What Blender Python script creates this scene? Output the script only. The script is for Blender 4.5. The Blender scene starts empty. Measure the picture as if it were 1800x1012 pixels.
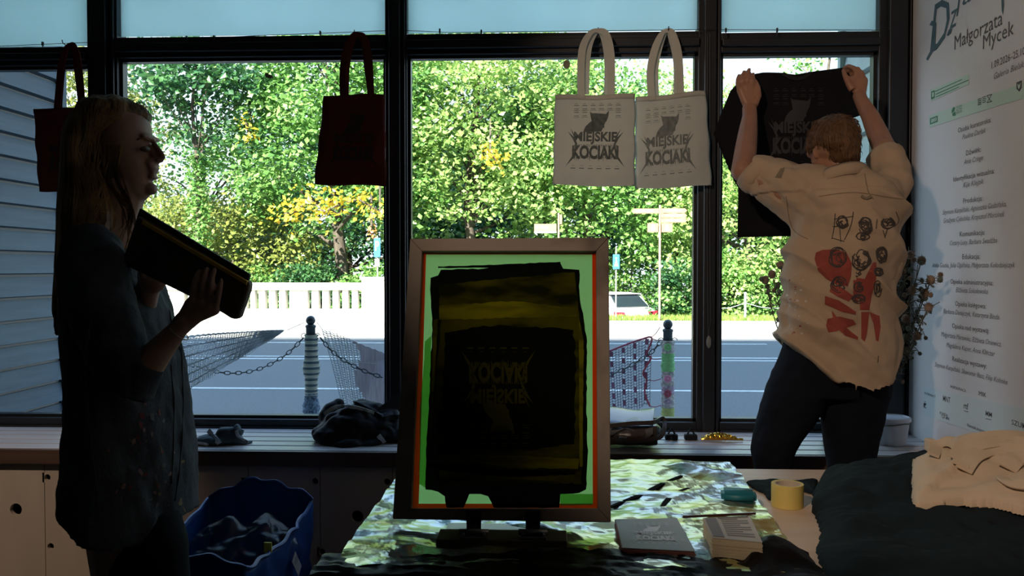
import bpy, bmesh, math, random
import numpy as np
from mathutils import Vector, Matrix, Euler, noise
from mathutils.bvhtree import BVHTree
random.seed(7)
# ------------------------------------------------------------------ camera, sky, sun, exposure
SC = bpy.context.scene
COL = SC.collection
PI = math.pi
F = 1500.0
CAM = Vector((0, 0, 1.3))
YAW, PITCH = math.atan(60 / F), math.atan(36 / F)
cd = bpy.data.cameras.new('camera'); cam = bpy.data.objects.new('camera', cd); COL.objects.link(cam)
cd.sensor_width = 36; cd.lens = F / 1800 * 36; cd.clip_start = .05; cd.clip_end = 300
cam.location = CAM; cam.rotation_euler = (PI / 2 - PITCH, 0, YAW)
SC.camera = cam
RM = Euler((PI / 2 - PITCH, 0, YAW)).to_matrix()
SC.view_settings.view_transform = 'Standard'; SC.view_settings.look = 'None'
SC.view_settings.exposure = 0.95; SC.view_settings.gamma = 1; SC.view_settings.use_curve_mapping = False
w = bpy.data.worlds.new('sky'); SC.world = w; w.use_nodes = True
wn = w.node_tree; bgn = wn.nodes['Background']
tc = wn.nodes.new('ShaderNodeTexCoord'); sx = wn.nodes.new('ShaderNodeSeparateXYZ'); rp = wn.nodes.new('ShaderNodeValToRGB')
wn.links.new(tc.outputs['Generated'], sx.inputs[0]); wn.links.new(sx.outputs['Z'], rp.inputs[0]); wn.links.new(rp.outputs[0], bgn.inputs[0])
rp.color_ramp.elements[0].color = (.80, .93, 1, 1); rp.color_ramp.elements[1].color = (.30, .56, 1, 1)
rp.color_ramp.elements[0].position = .1; rp.color_ramp.elements[1].position = .8
bgn.inputs[1].default_value = 1.25
sl = bpy.data.lights.new('sun', 'SUN'); sun = bpy.data.objects.new('sun', sl); COL.objects.link(sun)
sl.energy = 11; sl.color = (1, .95, .84); sl.angle = math.radians(.6)
sun.rotation_euler = Vector((.28, .82, -.57)).to_track_quat('-Z', 'Y').to_euler(); sun.location = (-6, -20, 20)
def spot(name, loc, aim, watts, deg, blend, col, size=.05):
    l = bpy.data.lights.new(name, 'SPOT'); o = bpy.data.objects.new(name, l); COL.objects.link(o)
    l.energy = watts; l.spot_size = math.radians(deg); l.spot_blend = blend; l.color = col; l.shadow_soft_size = size
    o.location = loc; o.rotation_euler = (Vector(aim) - Vector(loc)).to_track_quat('-Z', 'Y').to_euler()
spot('ceiling_spot_right', (-.9, -.2, 2.5), (1.49, 3.0, 1.5), 80, 54, .4, (1, .74, .56))
spot('ceiling_spot_left', (-2.3, .9, 2.9), (-2.15, 3.2, .0), 70, 34, .9, (1, .76, .55))
SC.cycles.max_bounces = 8; SC.cycles.transparent_max_bounces = 24; SC.cycles.use_denoising = True
SC.cycles.sample_clamp_indirect = 4

# ------------------------------------------------------------------ helpers
def ray(px, py): return RM @ Vector(((px - 900) / F, (506 - py) / F, -1))
def at(px, py, Y):
    d = ray(px, py); return CAM + d * ((Y - CAM.y) / d.y)
def onx(px, py, X):
    d = ray(px, py); return CAM + d * ((X - CAM.x) / d.x)
def onz(px, py, Z):
    d = ray(px, py); return CAM + d * ((Z - CAM.z) / d.z)
def onp(px, py, P, n):
    d = ray(px, py); return CAM + d * ((P - CAM).dot(n) / d.dot(n))
def link(o, parent=None):
    COL.objects.link(o)
    if parent: o.parent = parent
    return o
def tag(o, label=None, cat=None, group=None, kind=None):
    if label: o['label'] = label
    if cat: o['category'] = cat
    if group: o['group'] = group
    if kind: o['kind'] = kind
    return o
def empty(name, loc=(0, 0, 0), label=None, cat=None, group=None, kind=None):
    o = bpy.data.objects.new(name, None); link(o); o.location = loc; o.empty_display_size = .1
    return tag(o, label, cat, group, kind)
def obj(name, bm, m, parent=None, smooth=False, bevel=0, free=True):
    """link bmesh bm (world coordinates) as one mesh object; origin moved to parent"""
    me = bpy.data.meshes.new(name)
    if isinstance(bm, bpy.types.Mesh): me = bm
    else:
        bm.normal_update(); bm.to_mesh(me)
        if free: bm.free()
    me.materials.clear(); me.materials.append(m)
    if smooth: me.polygons.foreach_set('use_smooth', [True] * len(me.polygons))
    o = bpy.data.objects.new(name, me); link(o, parent)
    if parent is not None:
        off = parent.matrix_world.translation if False else chain_loc(parent)
        me.transform(Matrix.Translation(-off))
    if bevel:
        b = o.modifiers.new('bevel', 'BEVEL'); b.width = bevel; b.segments = 2; b.limit_method = 'ANGLE'
    return o
def chain_loc(p):
    v = Vector((0, 0, 0))
    while p is not None: v = v + Vector(p.location); p = p.parent
    return v
def recenter(o):
    """put a top-level mesh's origin at its base"""
    cs = [Vector(v.co) for v in o.data.vertices]
    lo = Vector((min(c.x for c in cs), min(c.y for c in cs), min(c.z for c in cs))); hi = Vector((max(c.x for c in cs), max(c.y for c in cs), max(c.z for c in cs)))
    b = Vector(((lo.x + hi.x) / 2, (lo.y + hi.y) / 2, lo.z)); o.data.transform(Matrix.Translation(-b)); o.location = b
    return o
def B(): return bmesh.new()
def box(bm, a, b, mtx=None):
    x0, y0, z0 = a; x1, y1, z1 = b
    vs = [bm.verts.new((x, y, z)) for x in (x0, x1) for y in (y0, y1) for z in (z0, z1)]
    for f in ((0, 1, 3, 2), (4, 6, 7, 5), (0, 4, 5, 1), (2, 3, 7, 6), (0, 2, 6, 4), (1, 5, 7, 3)): bm.faces.new([vs[i] for i in f])
    if mtx: bmesh.ops.transform(bm, matrix=mtx, verts=vs)
    return vs
def boxc(bm, c, s, mtx=None):
    return box(bm, [c[i] - s[i] / 2 for i in range(3)], [c[i] + s[i] / 2 for i in range(3)], mtx)
def quadbox(bm, pts, d):
    """prism: polygon pts extruded by vector d"""
    a = [bm.verts.new(p) for p in pts]; b = [bm.verts.new(Vector(p) + Vector(d)) for p in pts]; n = len(a)
    bm.faces.new(a); bm.faces.new(b[::-1])
    for i in range(n): bm.faces.new((a[(i + 1) % n], a[i], b[i], b[(i + 1) % n]))
def tube(bm, pts, rad, seg=8, caps=True, flat=None):
    """swept round tube; rad is number or list; flat=(axis vector, factor) squashes sections"""
    pts = [Vector(p) for p in pts]; n = len(pts)
    if not hasattr(rad, '__len__'): rad = [rad] * n
    rings = []; prev = None
    for i, p in enumerate(pts):
        t = (pts[min(i + 1, n - 1)] - pts[max(i - 1, 0)]).normalized()
        if prev is None:
            a = Vector((0, 0, 1)) if abs(t.z) < .9 else Vector((1, 0, 0)); u = t.cross(a).normalized()
        else:
            u = (prev - t * prev.dot(t)).normalized()
        prev = u; v = t.cross(u)
        ring = []
        for k in range(seg):
            q = u * math.cos(2 * PI * k / seg) * rad[i] + v * math.sin(2 * PI * k / seg) * rad[i]
            if flat: ax = flat[0]; q = q - ax * q.dot(ax) * (1 - flat[1])
            ring.append(bm.verts.new(p + q))
        rings.append(ring)
    for i in range(n - 1):
        for k in range(seg): bm.faces.new((rings[i][k], rings[i][(k + 1) % seg], rings[i + 1][(k + 1) % seg], rings[i + 1][k]))
    if caps: bm.faces.new(rings[0][::-1]); bm.faces.new(rings[-1])
def ball(bm, c, r, rot=None, seg=16, rings=10):
    r = r if hasattr(r, '__len__') else (r, r, r)
    m = Matrix.Translation(c) @ (rot.to_4x4() if rot else Matrix()) @ Matrix.Diagonal((r[0], r[1], r[2], 1))
    bmesh.ops.create_uvsphere(bm, u_segments=seg, v_segments=rings, radius=1, matrix=m)
def capsule(bm, p0, r0, p1, r1, n=6):
    """tapered capsule with round ends"""
    p0, p1 = Vector(p0), Vector(p1); d = (p1 - p0).normalized()
    pts, rr = [], []
    for a in (80, 55, 30): a = math.radians(a); pts.append(p0 - d * r0 * math.sin(a)); rr.append(r0 * math.cos(a))
    for i in range(n + 1): t = i / n; pts.append(p0.lerp(p1, t)); rr.append(r0 + (r1 - r0) * t)
    for a in (30, 55, 80): a = math.radians(a); pts.append(p1 + d * r1 * math.sin(a)); rr.append(r1 * math.cos(a))
    tube(bm, pts, rr, 14)
def lathe(bm, c, prof, seg=24):
    rings = [[bm.verts.new((c[0] + r * math.cos(2 * PI * k / seg), c[1] + r * math.sin(2 * PI * k / seg), c[2] + z)) for k in range(seg)] for r, z in prof]
    for a, b in zip(rings, rings[1:]):
        for k in range(seg): bm.faces.new((a[k], a[(k + 1) % seg], b[(k + 1) % seg], b[k]))
    bm.faces.new(rings[0][::-1]); bm.faces.new(rings[-1])
def ribbon(bm, pts, wd, th, n=Vector((0, -1, 0))):
    pts = [Vector(p) for p in pts]; N = len(pts); R = []
    if N < 2: return
    wds = wd if hasattr(wd, '__len__') else [wd] * N
    for i, p in enumerate(pts):
        t = (pts[min(i + 1, N - 1)] - pts[max(i - 1, 0)]).normalized(); s = t.cross(n).normalized(); nn = s.cross(t)
        a = s * wds[i] / 2; b = nn * th / 2
        R.append([bm.verts.new(p + q) for q in (a + b, -a + b, -a - b, a - b)])
    for i in range(N - 1):
        for k in range(4): bm.faces.new((R[i][k], R[i][(k + 1) % 4], R[i + 1][(k + 1) % 4], R[i + 1][k]))
    bm.faces.new(R[0][::-1]); bm.faces.new(R[-1])
def smoothpath(pts, n=8):
    P = [Vector(p) for p in pts]; out = []
    for i in range(len(P) - 1):
        a, b, c, d = P[max(i - 1, 0)], P[i], P[i + 1], P[min(i + 2, len(P) - 1)]
        for k in range(n):
            t = k / n; out.append(.5 * ((2 * b) + (c - a) * t + (2 * a - 5 * b + 4 * c - d) * t * t + (3 * b - a - 3 * c + d) * t ** 3))
    return out + [P[-1]]
def loft(bm, rows, Y, seg=28, sag=0, power=2.0):
    """rows: (Lx,Ly,Rx,Ry,dy,ry[,sag]) pixel outline at depth Y+dy with half thickness ry (metres)"""
    rings = []
    for r in rows:
        lx, ly, rx, ry_, dy, th = r[:6]; sg = r[6] if len(r) > 6 else 0
        Lp, Rp = at(lx, ly, Y + dy), at(rx, ry_, Y + dy); D = Y + dy; mL, mR = Lp.x / D, Rp.x / D; Wd = (mR - mL) * D
        lo, hi = 0, Wd / 2          # half width whose tangent sight lines meet both outline points
        for _ in range(30):
            a_ = (lo + hi) / 2
            if math.hypot(a_, mL * th) + math.hypot(a_, mR * th) > Wd: hi = a_
            else: lo = a_
        a_ = max(a_, Wd * .2); cx_ = (mL + mR) * D / 2 + (math.hypot(a_, mL * th) - math.hypot(a_, mR * th)) / 2
        ring = []
        for k in range(seg):
            a = 2 * PI * k / seg; ca, sa = math.cos(a), math.sin(a)
            u = math.copysign(abs(ca) ** (2 / power), ca); v = math.copysign(abs(sa) ** (2 / power), sa)
            z = Lp.z + (Rp.z - Lp.z) * (u + 1) / 2 - sg * D / F * (1 - u * u) * (1 + .45 * u)
            ring.append(bm.verts.new((cx_ + a_ * u, D + th * v, z)))
        rings.append(ring)
    for a, b in zip(rings, rings[1:]):
        for k in range(seg): bm.faces.new((a[k], b[k], b[(k + 1) % seg], a[(k + 1) % seg]))
    bm.faces.new(rings[0]); bm.faces.new(rings[-1][::-1])
def organic(bm, voxel, smooth=4, disp=None):
    """union overlapping closed volumes into one continuous surface"""
    bmesh.ops.recalc_face_normals(bm, faces=bm.faces)
    me = bpy.data.meshes.new('t'); bm.to_mesh(me); bm.free()
    o = bpy.data.objects.new('t', me); COL.objects.link(o)
    m = o.modifiers.new('r', 'REMESH'); m.mode = 'VOXEL'; m.voxel_size = voxel
    s = o.modifiers.new('s', 'SMOOTH'); s.iterations = smooth; s.factor = .6
    dg = bpy.context.evaluated_depsgraph_get(); dg.update()
    out = bpy.data.meshes.new_from_object(o.evaluated_get(dg))
    bpy.data.objects.remove(o); bpy.data.meshes.remove(me)
    if disp:
        N = [v.normal.copy() for v in out.vertices]
        for v, n in zip(out.vertices, N): v.co += n * disp(v.co, n)
    out.polygons.foreach_set('use_smooth', [True] * len(out.polygons))
    return out
def bvh(me):
    bm = bmesh.new(); bm.from_mesh(me); t = BVHTree.FromBMesh(bm); bm.free(); return t
def NZ(p, s, off=0): return noise.noise(Vector((p[0] * s + off, p[1] * s, p[2] * s)))
def ridge(p, s, off=0): return 1 - abs(NZ(p, s, off)) * 2

# ------------------------------------------------------------------ materials
MATS = {}
def mat(name, col, rough=.6, metal=0, var=0, vscale=8, bump=0, bscale=60, col2=None, stretch=(1, 1, 1), spec=.5, trans=0, detail=4, cut=None, sheen=0):
    if name in MATS: return MATS[name]
    m = bpy.data.materials.new(name); m.use_nodes = True; n = m.node_tree; p = n.nodes['Principled BSDF']
    p.inputs['Base Color'].default_value = (*col, 1); p.inputs['Roughness'].default_value = rough
    p.inputs['Metallic'].default_value = metal; p.inputs['Specular IOR Level'].default_value = spec
    if sheen: p.inputs['Sheen Weight'].default_value = sheen
    if var or bump or col2:
        t = n.nodes.new('ShaderNodeTexCoord'); mp = n.nodes.new('ShaderNodeMapping'); mp.inputs['Scale'].default_value = stretch
        n.links.new(t.outputs['Object'], mp.inputs[0])
    if var or col2:
        nz = n.nodes.new('ShaderNodeTexNoise'); nz.inputs['Scale'].default_value = vscale; nz.inputs['Detail'].default_value = detail
        r = n.nodes.new('ShaderNodeValToRGB'); c2 = col2 or tuple(c * (1 - var) for c in col)
        r.color_ramp.elements[0].color = (*c2, 1); r.color_ramp.elements[1].color = (*col, 1)
        r.color_ramp.elements[0].position, r.color_ramp.elements[1].position = cut or (.35, .65)
        n.links.new(mp.outputs[0], nz.inputs[0]); n.links.new(nz.outputs[0], r.inputs[0]); n.links.new(r.outputs[0], p.inputs['Base Color'])
    if bump:
        nb = n.nodes.new('ShaderNodeTexNoise'); nb.inputs['Scale'].default_value = bscale; nb.inputs['Detail'].default_value = 5
        b = n.nodes.new('ShaderNodeBump'); b.inputs['Strength'].default_value = bump; b.inputs['Distance'].default_value = .01
        n.links.new(mp.outputs[0], nb.inputs[0]); n.links.new(nb.outputs[0], b.inputs['Height']); n.links.new(b.outputs[0], p.inputs['Normal'])
    if trans:
        tr = n.nodes.new('ShaderNodeBsdfTranslucent'); tr.inputs[0].default_value = (*col, 1)
        mx = n.nodes.new('ShaderNodeMixShader'); mx.inputs[0].default_value = trans; out = n.nodes['Material Output']
        n.links.new(p.outputs[0], mx.inputs[1]); n.links.new(tr.outputs[0], mx.inputs[2]); n.links.new(mx.outputs[0], out.inputs[0])
        if var or col2: n.links.new(r.outputs[0], tr.inputs[0])
    MATS[name] = m; return m
def glassmat(name, tint, gloss=.04, rough=0.02):
    m = bpy.data.materials.new(name); m.use_nodes = True; n = m.node_tree; n.nodes.remove(n.nodes['Principled BSDF'])
    t = n.nodes.new('ShaderNodeBsdfTransparent'); t.inputs[0].default_value = (*tint, 1)
    g = n.nodes.new('ShaderNodeBsdfGlossy'); g.inputs['Roughness'].default_value = rough
    x = n.nodes.new('ShaderNodeMixShader'); x.inputs[0].default_value = gloss
    n.links.new(t.outputs[0], x.inputs[1]); n.links.new(g.outputs[0], x.inputs[2]); n.links.new(x.outputs[0], n.nodes['Material Output'].inputs[0])
    return m
def leafmat(name, ramp, trans=.35, gloss=.35):
    m = bpy.data.materials.new(name); m.use_nodes = True; n = m.node_tree; p = n.nodes['Principled BSDF']
    a = n.nodes.new('ShaderNodeAttribute'); a.attribute_name = 'tint'; r = n.nodes.new('ShaderNodeValToRGB')
    while len(r.color_ramp.elements) < len(ramp): r.color_ramp.elements.new(.5)
    for e, (pos, c) in zip(r.color_ramp.elements, ramp): e.position = pos; e.color = (*c, 1)
    n.links.new(a.outputs['Fac'], r.inputs[0]); n.links.new(r.outputs[0], p.inputs['Base Color'])
    p.inputs['Roughness'].default_value = gloss
    t = n.nodes.new('ShaderNodeBsdfTranslucent'); n.links.new(r.outputs[0], t.inputs[0])
    x = n.nodes.new('ShaderNodeMixShader'); x.inputs[0].default_value = trans
    n.links.new(p.outputs[0], x.inputs[1]); n.links.new(t.outputs[0], x.inputs[2]); n.links.new(x.outputs[0], n.nodes['Material Output'].inputs[0])
    return m
M_frame = mat('black_painted_metal', (.012, .014, .018), .42)
M_wall = mat('white_wall_paint', (.68, .66, .66), .8, bump=.12, bscale=160)
M_white = mat('white_paint', (.7, .7, .7), .5)
M_ceil = mat('ceiling_paint', (.32, .31, .3), .9)
M_floor = mat('dark_floor', (.05, .045, .042), .5, var=.4, vscale=3)
M_back = mat('back_wall_paint', (.12, .11, .105), .9)
M_siding = mat('blue_shaded_siding', (.07, .11, .145), .6, var=.25, vscale=6, stretch=(1, .4, 6), bump=.1, bscale=40)  # left siding stands in blue shade, which is mixed into this colour
M_siding2 = mat('pale_green_siding', (.50, .60, .55), .6, var=.15, vscale=6)
M_facade = mat('facade_render', (.42, .40, .38), .9, var=.1, vscale=2)
M_slat = mat('bench_slat_wood', (.60, .56, .56), .3, var=.2, vscale=5, stretch=(.3, 8, 8), bump=.1, bscale=60)
M_fascia = mat('brown_fascia_wood', (.10, .058, .042), .5, var=.35, vscale=6, stretch=(.4, 6, 6))
M_panel = mat('painted_plywood', (.50, .42, .35), .75, var=.1, vscale=3, stretch=(3, 3, .6), bump=.06, bscale=80)
M_hole = mat('hole_dark', (.01, .009, .008), .9)
M_skin = mat('skin', (.37, .185, .115), .5, var=.12, vscale=30, bump=.04, bscale=250)
M_skin2 = mat('woman_skin', (.42, .24, .17), .5, var=.12, vscale=30)  # the woman's skin, slightly lighter than the man's
M_black = mat('black_cotton', (.010, .011, .014), .9, bump=.1, bscale=300)
M_glass = glassmat('clear_glass', (.93, .96, .96), 0)

# ------------------------------------------------------------------ the room
X_L, X_R, Y_W, Z_C = -2.62, 1.487, 3.6, 3.3
def struct(name, bm, m, parent=None, **k):
    o = obj(name, bm, m, parent, **k)
    if parent is None: o['kind'] = 'structure'
    return o
bm = B(); box(bm, (X_L - .2, -3.2, -.1), (X_R + .2, 3.66, 0)); struct('floor', bm, M_floor)
bm = B(); box(bm, (X_L - .2, -3.2, Z_C), (X_R + .2, 3.66, Z_C + .1)); struct('ceiling', bm, M_ceil)
bm = B(); box(bm, (X_L - .2, -3.2, 0), (X_R + .2, -3, Z_C)); struct('wall_back', bm, M_back)
bm = B(); box(bm, (X_L - .2, -3, 0), (X_L, 3.66, Z_C)); struct('wall_left', bm, M_back)
bm = B(); box(bm, (X_R, -3, 0), (X_R + .04, 3.55, Z_C)); struct('wall_right', bm, M_wall)
bm = B(); box(bm, (X_L, 3.55, 0), (X_R + .04, 3.66, .60)); struct('wall_front', bm, M_back)
# neighbouring building mass around and above the shop
bm = B()
box(bm, (-34, -9, Z_C + .1), (34, 4.56, 8.9)); box(bm, (-34, -9, -.3), (X_L - .2, 3.66, Z_C + .1)); box(bm, (-34, 3.66, -.3), (X_L - .03, 4.56, Z_C + .1))
box(bm, (X_R + .2, -9, -.3), (34, 3.66, Z_C + .1)); box(bm, (X_R + .08, 3.66, -.3), (34, 4.56, Z_C + .1))
struct('wall_exterior', bm, M_facade)
def siding(name, X, sgn, y0, y1, m, step, z0=.0):
    bm = B(); z = z0
    while z < Z_C:
        # each board is a wedge, thicker at its lower edge
        pts = [(X, y0, z), (X + sgn * .034, y0, z + .006), (X + sgn * .012, y0, z + step - .012), (X, y0, z + step - .012)]
        quadbox(bm, pts, (0, y1 - y0, 0)); z += step
    box(bm, (min(X, X + sgn * .04), y1, z0), (max(X, X + sgn * .04), y1 + .04, Z_C))
    return struct(name, bm, m)
siding('wall_siding_left', X_L - .03, 1, 3.67, 4.53, M_siding, .115)
siding('wall_siding_right', X_R + .08, -1, 3.67, 4.53, M_siding2, .15)
bm = B(); box(bm, (X_L, 3.66, -.1), (X_R + .05, 4.56, .50)); struct('wall_plinth', bm, mat('plinth_concrete', (.22, .27, .3), .8, var=.2))

def X_at(px): return at(px, 470, Y_W).x
def Z_at(py, px=960): return at(px, py, Y_W).z
mull = [(163, 215), (680, 718), (1224, 1264), (1537, 1600)]
for i, (a, b) in enumerate(mull):
    x0, x1 = X_at(a), X_at(b); bm = B()
    box(bm, (x0, 3.575, .60), (x1, 3.66, Z_C)); wd = x1 - x0
    box(bm, (x0 + wd * .22, 3.545, .60), (x0 + wd * .72, 3.575, Z_C)); box(bm, (x0 + wd * .82, 3.56, .60), (x0 + wd * .93, 3.575, Z_C))
    struct('trim_%d' % (i + 1), bm, M_frame, bevel=.003)
bm = B(); box(bm, (X_L, 3.575, .6), (X_L + .05, 3.66, Z_C)); struct('trim_5', bm, M_frame)
M_frost = mat('frosted_film', (.80, .95, .97), .55, trans=.86, var=.06, vscale=2)
bays = [(X_L + .05, X_at(163), 118, 86), (X_at(215), X_at(680), 102, 66), (X_at(718), X_at(1224), 96, 60), (X_at(1264), X_at(1537), 93, 59)]
zb = Z_at(738)
for i, (x0, x1, yb, yt) in enumerate(bays):
    w0 = empty('window_%d' % (i + 1), ((x0 + x1) / 2, Y_W, zb), kind='structure')
    mid = 960 + (x0 + x1) / 2 / Y_W * F
    z1, z2 = Z_at(yb, mid), Z_at(yt, mid)
    bm = B(); box(bm, (x0, 3.575, z1), (x1, 3.66, z2)); box(bm, (x0, 3.55, z1 + .02), (x1, 3.575, z2 - .03)); obj('transom', bm, M_frame, w0, bevel=.003)
    bm = B(); box(bm, (x0, 3.57, .60), (x1, 3.66, zb)); box(bm, (x0, 3.552, .60), (x1, 3.57, .625)); obj('bottom_rail', bm, M_frame, w0, bevel=.003)
    bm = B(); g = .012
    box(bm, (x0, 3.60, zb), (x0 + g, 3.64, z1)); box(bm, (x1 - g, 3.60, zb), (x1, 3.64, z1)); box(bm, (x0, 3.60, z1 - g), (x1, 3.64, z1)); box(bm, (x0, 3.60, zb), (x1, 3.64, zb + g)); obj('glazing_bead', bm, M_frame, w0)
    bm = B(); box(bm, (x0, 3.615, zb), (x1, 3.621, z1)); obj('pane', bm, M_glass, w0)
    bm = B(); box(bm, (x0, 3.615, z2), (x1, 3.621, Z_C)); obj('upper_pane', bm, M_glass, w0)
    bm = B(); box(bm, (x0, 3.612, z2 + .012), (x1, 3.614, Z_C)); obj('frosted_film', bm, M_frost, w0)
# steel wire with clips along the transom
wt = empty('curtain_wire', at(450, 60, 3.53), 'thin steel wire with small clips stretched along the black transom', 'wire')
bm = B(); tube(bm, [at(-120, 86, 3.53), at(190, 73, 3.53), at(700, 53, 3.53), at(790, 57, 3.53), at(1240, 52, 3.53), at(1570, 53, 3.53)], .0012, 6); obj('wire', bm, M_frame, wt)
for px, py in ((75, 77), (328, 67), (376, 66), (563, 58), (773, 54), (846, 56), (1276, 53), (1366, 53)):
    bm = B(); p = at(px, py, 3.53); boxc(bm, p, (.006, .01, .016)); tube(bm, [p, p - Vector((0, 0, .02))], .002, 6); obj('clip', bm, M_frame, wt)
# blind cord on mullion
bc = empty('blind_cord', at(1246, 440, 3.53), 'blind cord with pale oval pull hanging on the right black mullion', 'cord')
bm = B(); tube(bm, [at(1248, 60, 3.535), at(1248, 400, 3.535), at(1249, 560, 3.535), at(1246, 592, 3.535)], .0015, 6); tube(bm, [at(1244, 60, 3.535), at(1243, 400, 3.535), at(1245, 592, 3.535)], .0015, 6); obj('cord', bm, mat('grey_cord', (.07, .075, .08), .7), bc)
bm = B(); ball(bm, at(1246, 601, 3.532), (.010, .007, .026)); obj('pull', bm, mat('pale_plastic', (.20, .21, .2), .5), bc, smooth=True)

# bench: slats, fascia, painted panels with holes
YB0, YB1, ZB = 3.11, 3.55, .62
bench = empty('window_bench', (-.5, 3.3, 0), 'long slatted wooden bench under the window with pale perforated panel front', 'bench')
for k in range(5):
    bm = B(); y0 = YB0 + .02 + k * .085; box(bm, (X_L, y0, ZB - .022), (X_R, y0 + .072, ZB)); obj('slat', bm, M_slat, bench, bevel=.002)
bm = B(); box(bm, (X_L, YB0, ZB - .058), (X_R, YB0 + .02, ZB - .002)); obj('fascia', bm, M_fascia, bench, bevel=.003)
bm = B(); box(bm, (X_L, YB0 + .06, ZB - .06), (X_R, YB0 + .10, ZB - .022)); box(bm, (X_L, 3.50, .05), (X_R, 3.53, ZB - .022)); obj('support_rail', bm, M_fascia, bench)
def holed_panel(x0, x1, z0, z1, holes, y=3.14, th=.018):
    """painted board front with real circular holes cut through it"""
    bm = B(); cs = 32
    xs = sorted(set([x0, x1] + [h[0] - h[2] * 1.5 for h in holes] + [h[0] + h[2] * 1.5 for h in holes]))
    zs = sorted(set([z0, z1] + [h[1] - h[2] * 1.5 for h in holes] + [h[1] + h[2] * 1.5 for h in holes]))
    xs = [x for x in xs if x0 <= x <= x1]; zs = [z for z in zs if z0 <= z <= z1]
    for i in range(len(xs) - 1):
        for j in range(len(zs) - 1):
            xa, xb, za, zb_ = xs[i], xs[i + 1], zs[j], zs[j + 1]; mid = ((xa + xb) / 2, (za + zb_) / 2)
            hh = [h for h in holes if abs(h[0] - mid[0]) < h[2] * 1.5 and abs(h[1] - mid[1]) < h[2] * 1.5]
            if not hh:
                bm.faces.new([bm.verts.new(p) for p in ((xa, y, za), (xb, y, za), (xb, y, zb_), (xa, y, zb_))])
                continue
    for hx, hz, r in holes:
        R = r * 1.5; inner = []; outer = []; deep = []
        for k in range(cs):
            a = 2 * PI * k / cs; c, s = math.cos(a), math.sin(a); q = R / max(abs(c), abs(s))
            inner.append(bm.verts.new((hx + r * c, y, hz + r * s))); outer.append(bm.verts.new((hx + q * c, y, hz + q * s))); deep.append(bm.verts.new((hx + r * c, y + th, hz + r * s)))
        for k in range(cs):
            k2 = (k + 1) % cs; bm.faces.new((outer[k], outer[k2], inner[k2], inner[k])); bm.faces.new((inner[k], inner[k2], deep[k2], deep[k]))
    bmesh.ops.remove_doubles(bm, verts=bm.verts, dist=.0002)
    return bm
seams = [-20, 79, 437, 563, 690, 816, 942, 1068, 1194, 1320, 1446, 1572]
hp = [(83, 839, .0125), (28, 895, .023), (89, 960, .0125), (437, 845, .0125), (563, 846, .0125), (690, 847, .0125), (504, 900, .023), (628, 908, .023), (566, 970, .0125), (440, 968, .0125)]
def PX(px, py=900): return at(px, py, 3.14)
edges = [(-160, 79), (79, 310), (310, 437), (437, 563), (563, 690), (690, 820), (820, 950), (950, 1080), (1080, 1210), (1210, 1340), (1340, 1470), (1470, 1578)]
for a, b in edges:
    x0, x1 = max(PX(a).x + .001, X_L), PX(b).x - .001
    hs = []
    for px, py, r in hp:
        p = PX(px, py)
        # holes on a seam belong to the panel at their left, shifted just inside the joint
        if a < px <= b: hs.append((min(p.x, x1 - r * 1.52), p.z, r))
    bm = holed_panel(x0, x1, 0.02, ZB - .06, hs); obj('panel', bm, M_panel, bench)
bm = B(); box(bm, (X_L, 3.20, .0), (X_R, 3.21, ZB - .07)); obj('hole_shade_sheet', bm, M_hole, bench)  # near-black sheet; its colour stands in for the shade inside the holes
bm = B()
for px in (372, 390): p = at(px, 806, 3.138); boxc(bm, p, (.006, .006, .03))
p = at(381, 803, 3.138); boxc(bm, p, (.045, .006, .006)); obj('staple', bm, M_hole, bench)

# ------------------------------------------------------------------ outside ground
def slab(name, x0, x1, y0, y1, z0, z1, m, kind='structure', label=None, cat=None):
    bm = B(); box(bm, (x0, y0, z0), (x1, y1, z1)); o = obj(name, bm, m); tag(o, label, cat, kind=kind); return o
M_asph = mat('asphalt', (.15, .152, .16), .8, var=.25, vscale=40, bump=.3, bscale=90)
M_conc = mat('pale_paving', (.52, .49, .44), .85, var=.12, vscale=3)
slab('pavement_near', -30, 30, 4.56, 6.6, -.3, -.08, M_conc)
slab('pavement_strip', X_L + .0, X_R + .05, 3.66, 4.56, -.3, -.1, M_conc)
slab('road', -60, 60, 6.6, 18.1, -.5, -.2, M_asph)
slab('kerb', -60, 60, 18.1, 18.4, -.5, -.11, M_conc)
slab('pavement_far', -60, 60, 18.4, 22.9, -.5, -.12, M_conc)
M_line = mat('road_paint', (.70, .70, .68), .7, var=.25, vscale=12)
for nm, y, wd, x0, x1, lb in (('road_line', 10.35, .11, -40, 40, 'nearest single white line painted along the grey road'), ('road_line', 13.75, .11, -40, 40, 'nearer stripe of the double white centre line on the road'),
                          ('road_line', 14.15, .11, -40, 40, 'farther stripe of the double white centre line on the road'), ('road_line', 16.75, .12, -40, 4.3, 'farthest white line on the road before the kerb, ends at right')):
    o = slab(nm, x0, x1, y, y + wd, -.2, -.194, M_line, None, lb, 'road marking'); recenter(o)
slab('verge', -60, 60, 22.9, 24.6, -.6, -.12, mat('verge_soil', (.16, .20, .07), .9, var=.4, vscale=5))
slab('ground', -90, 90, 24.6, 110, -1.1, -.95, mat('park_soil', (.09, .10, .045), .95, var=.5, vscale=2))

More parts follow.
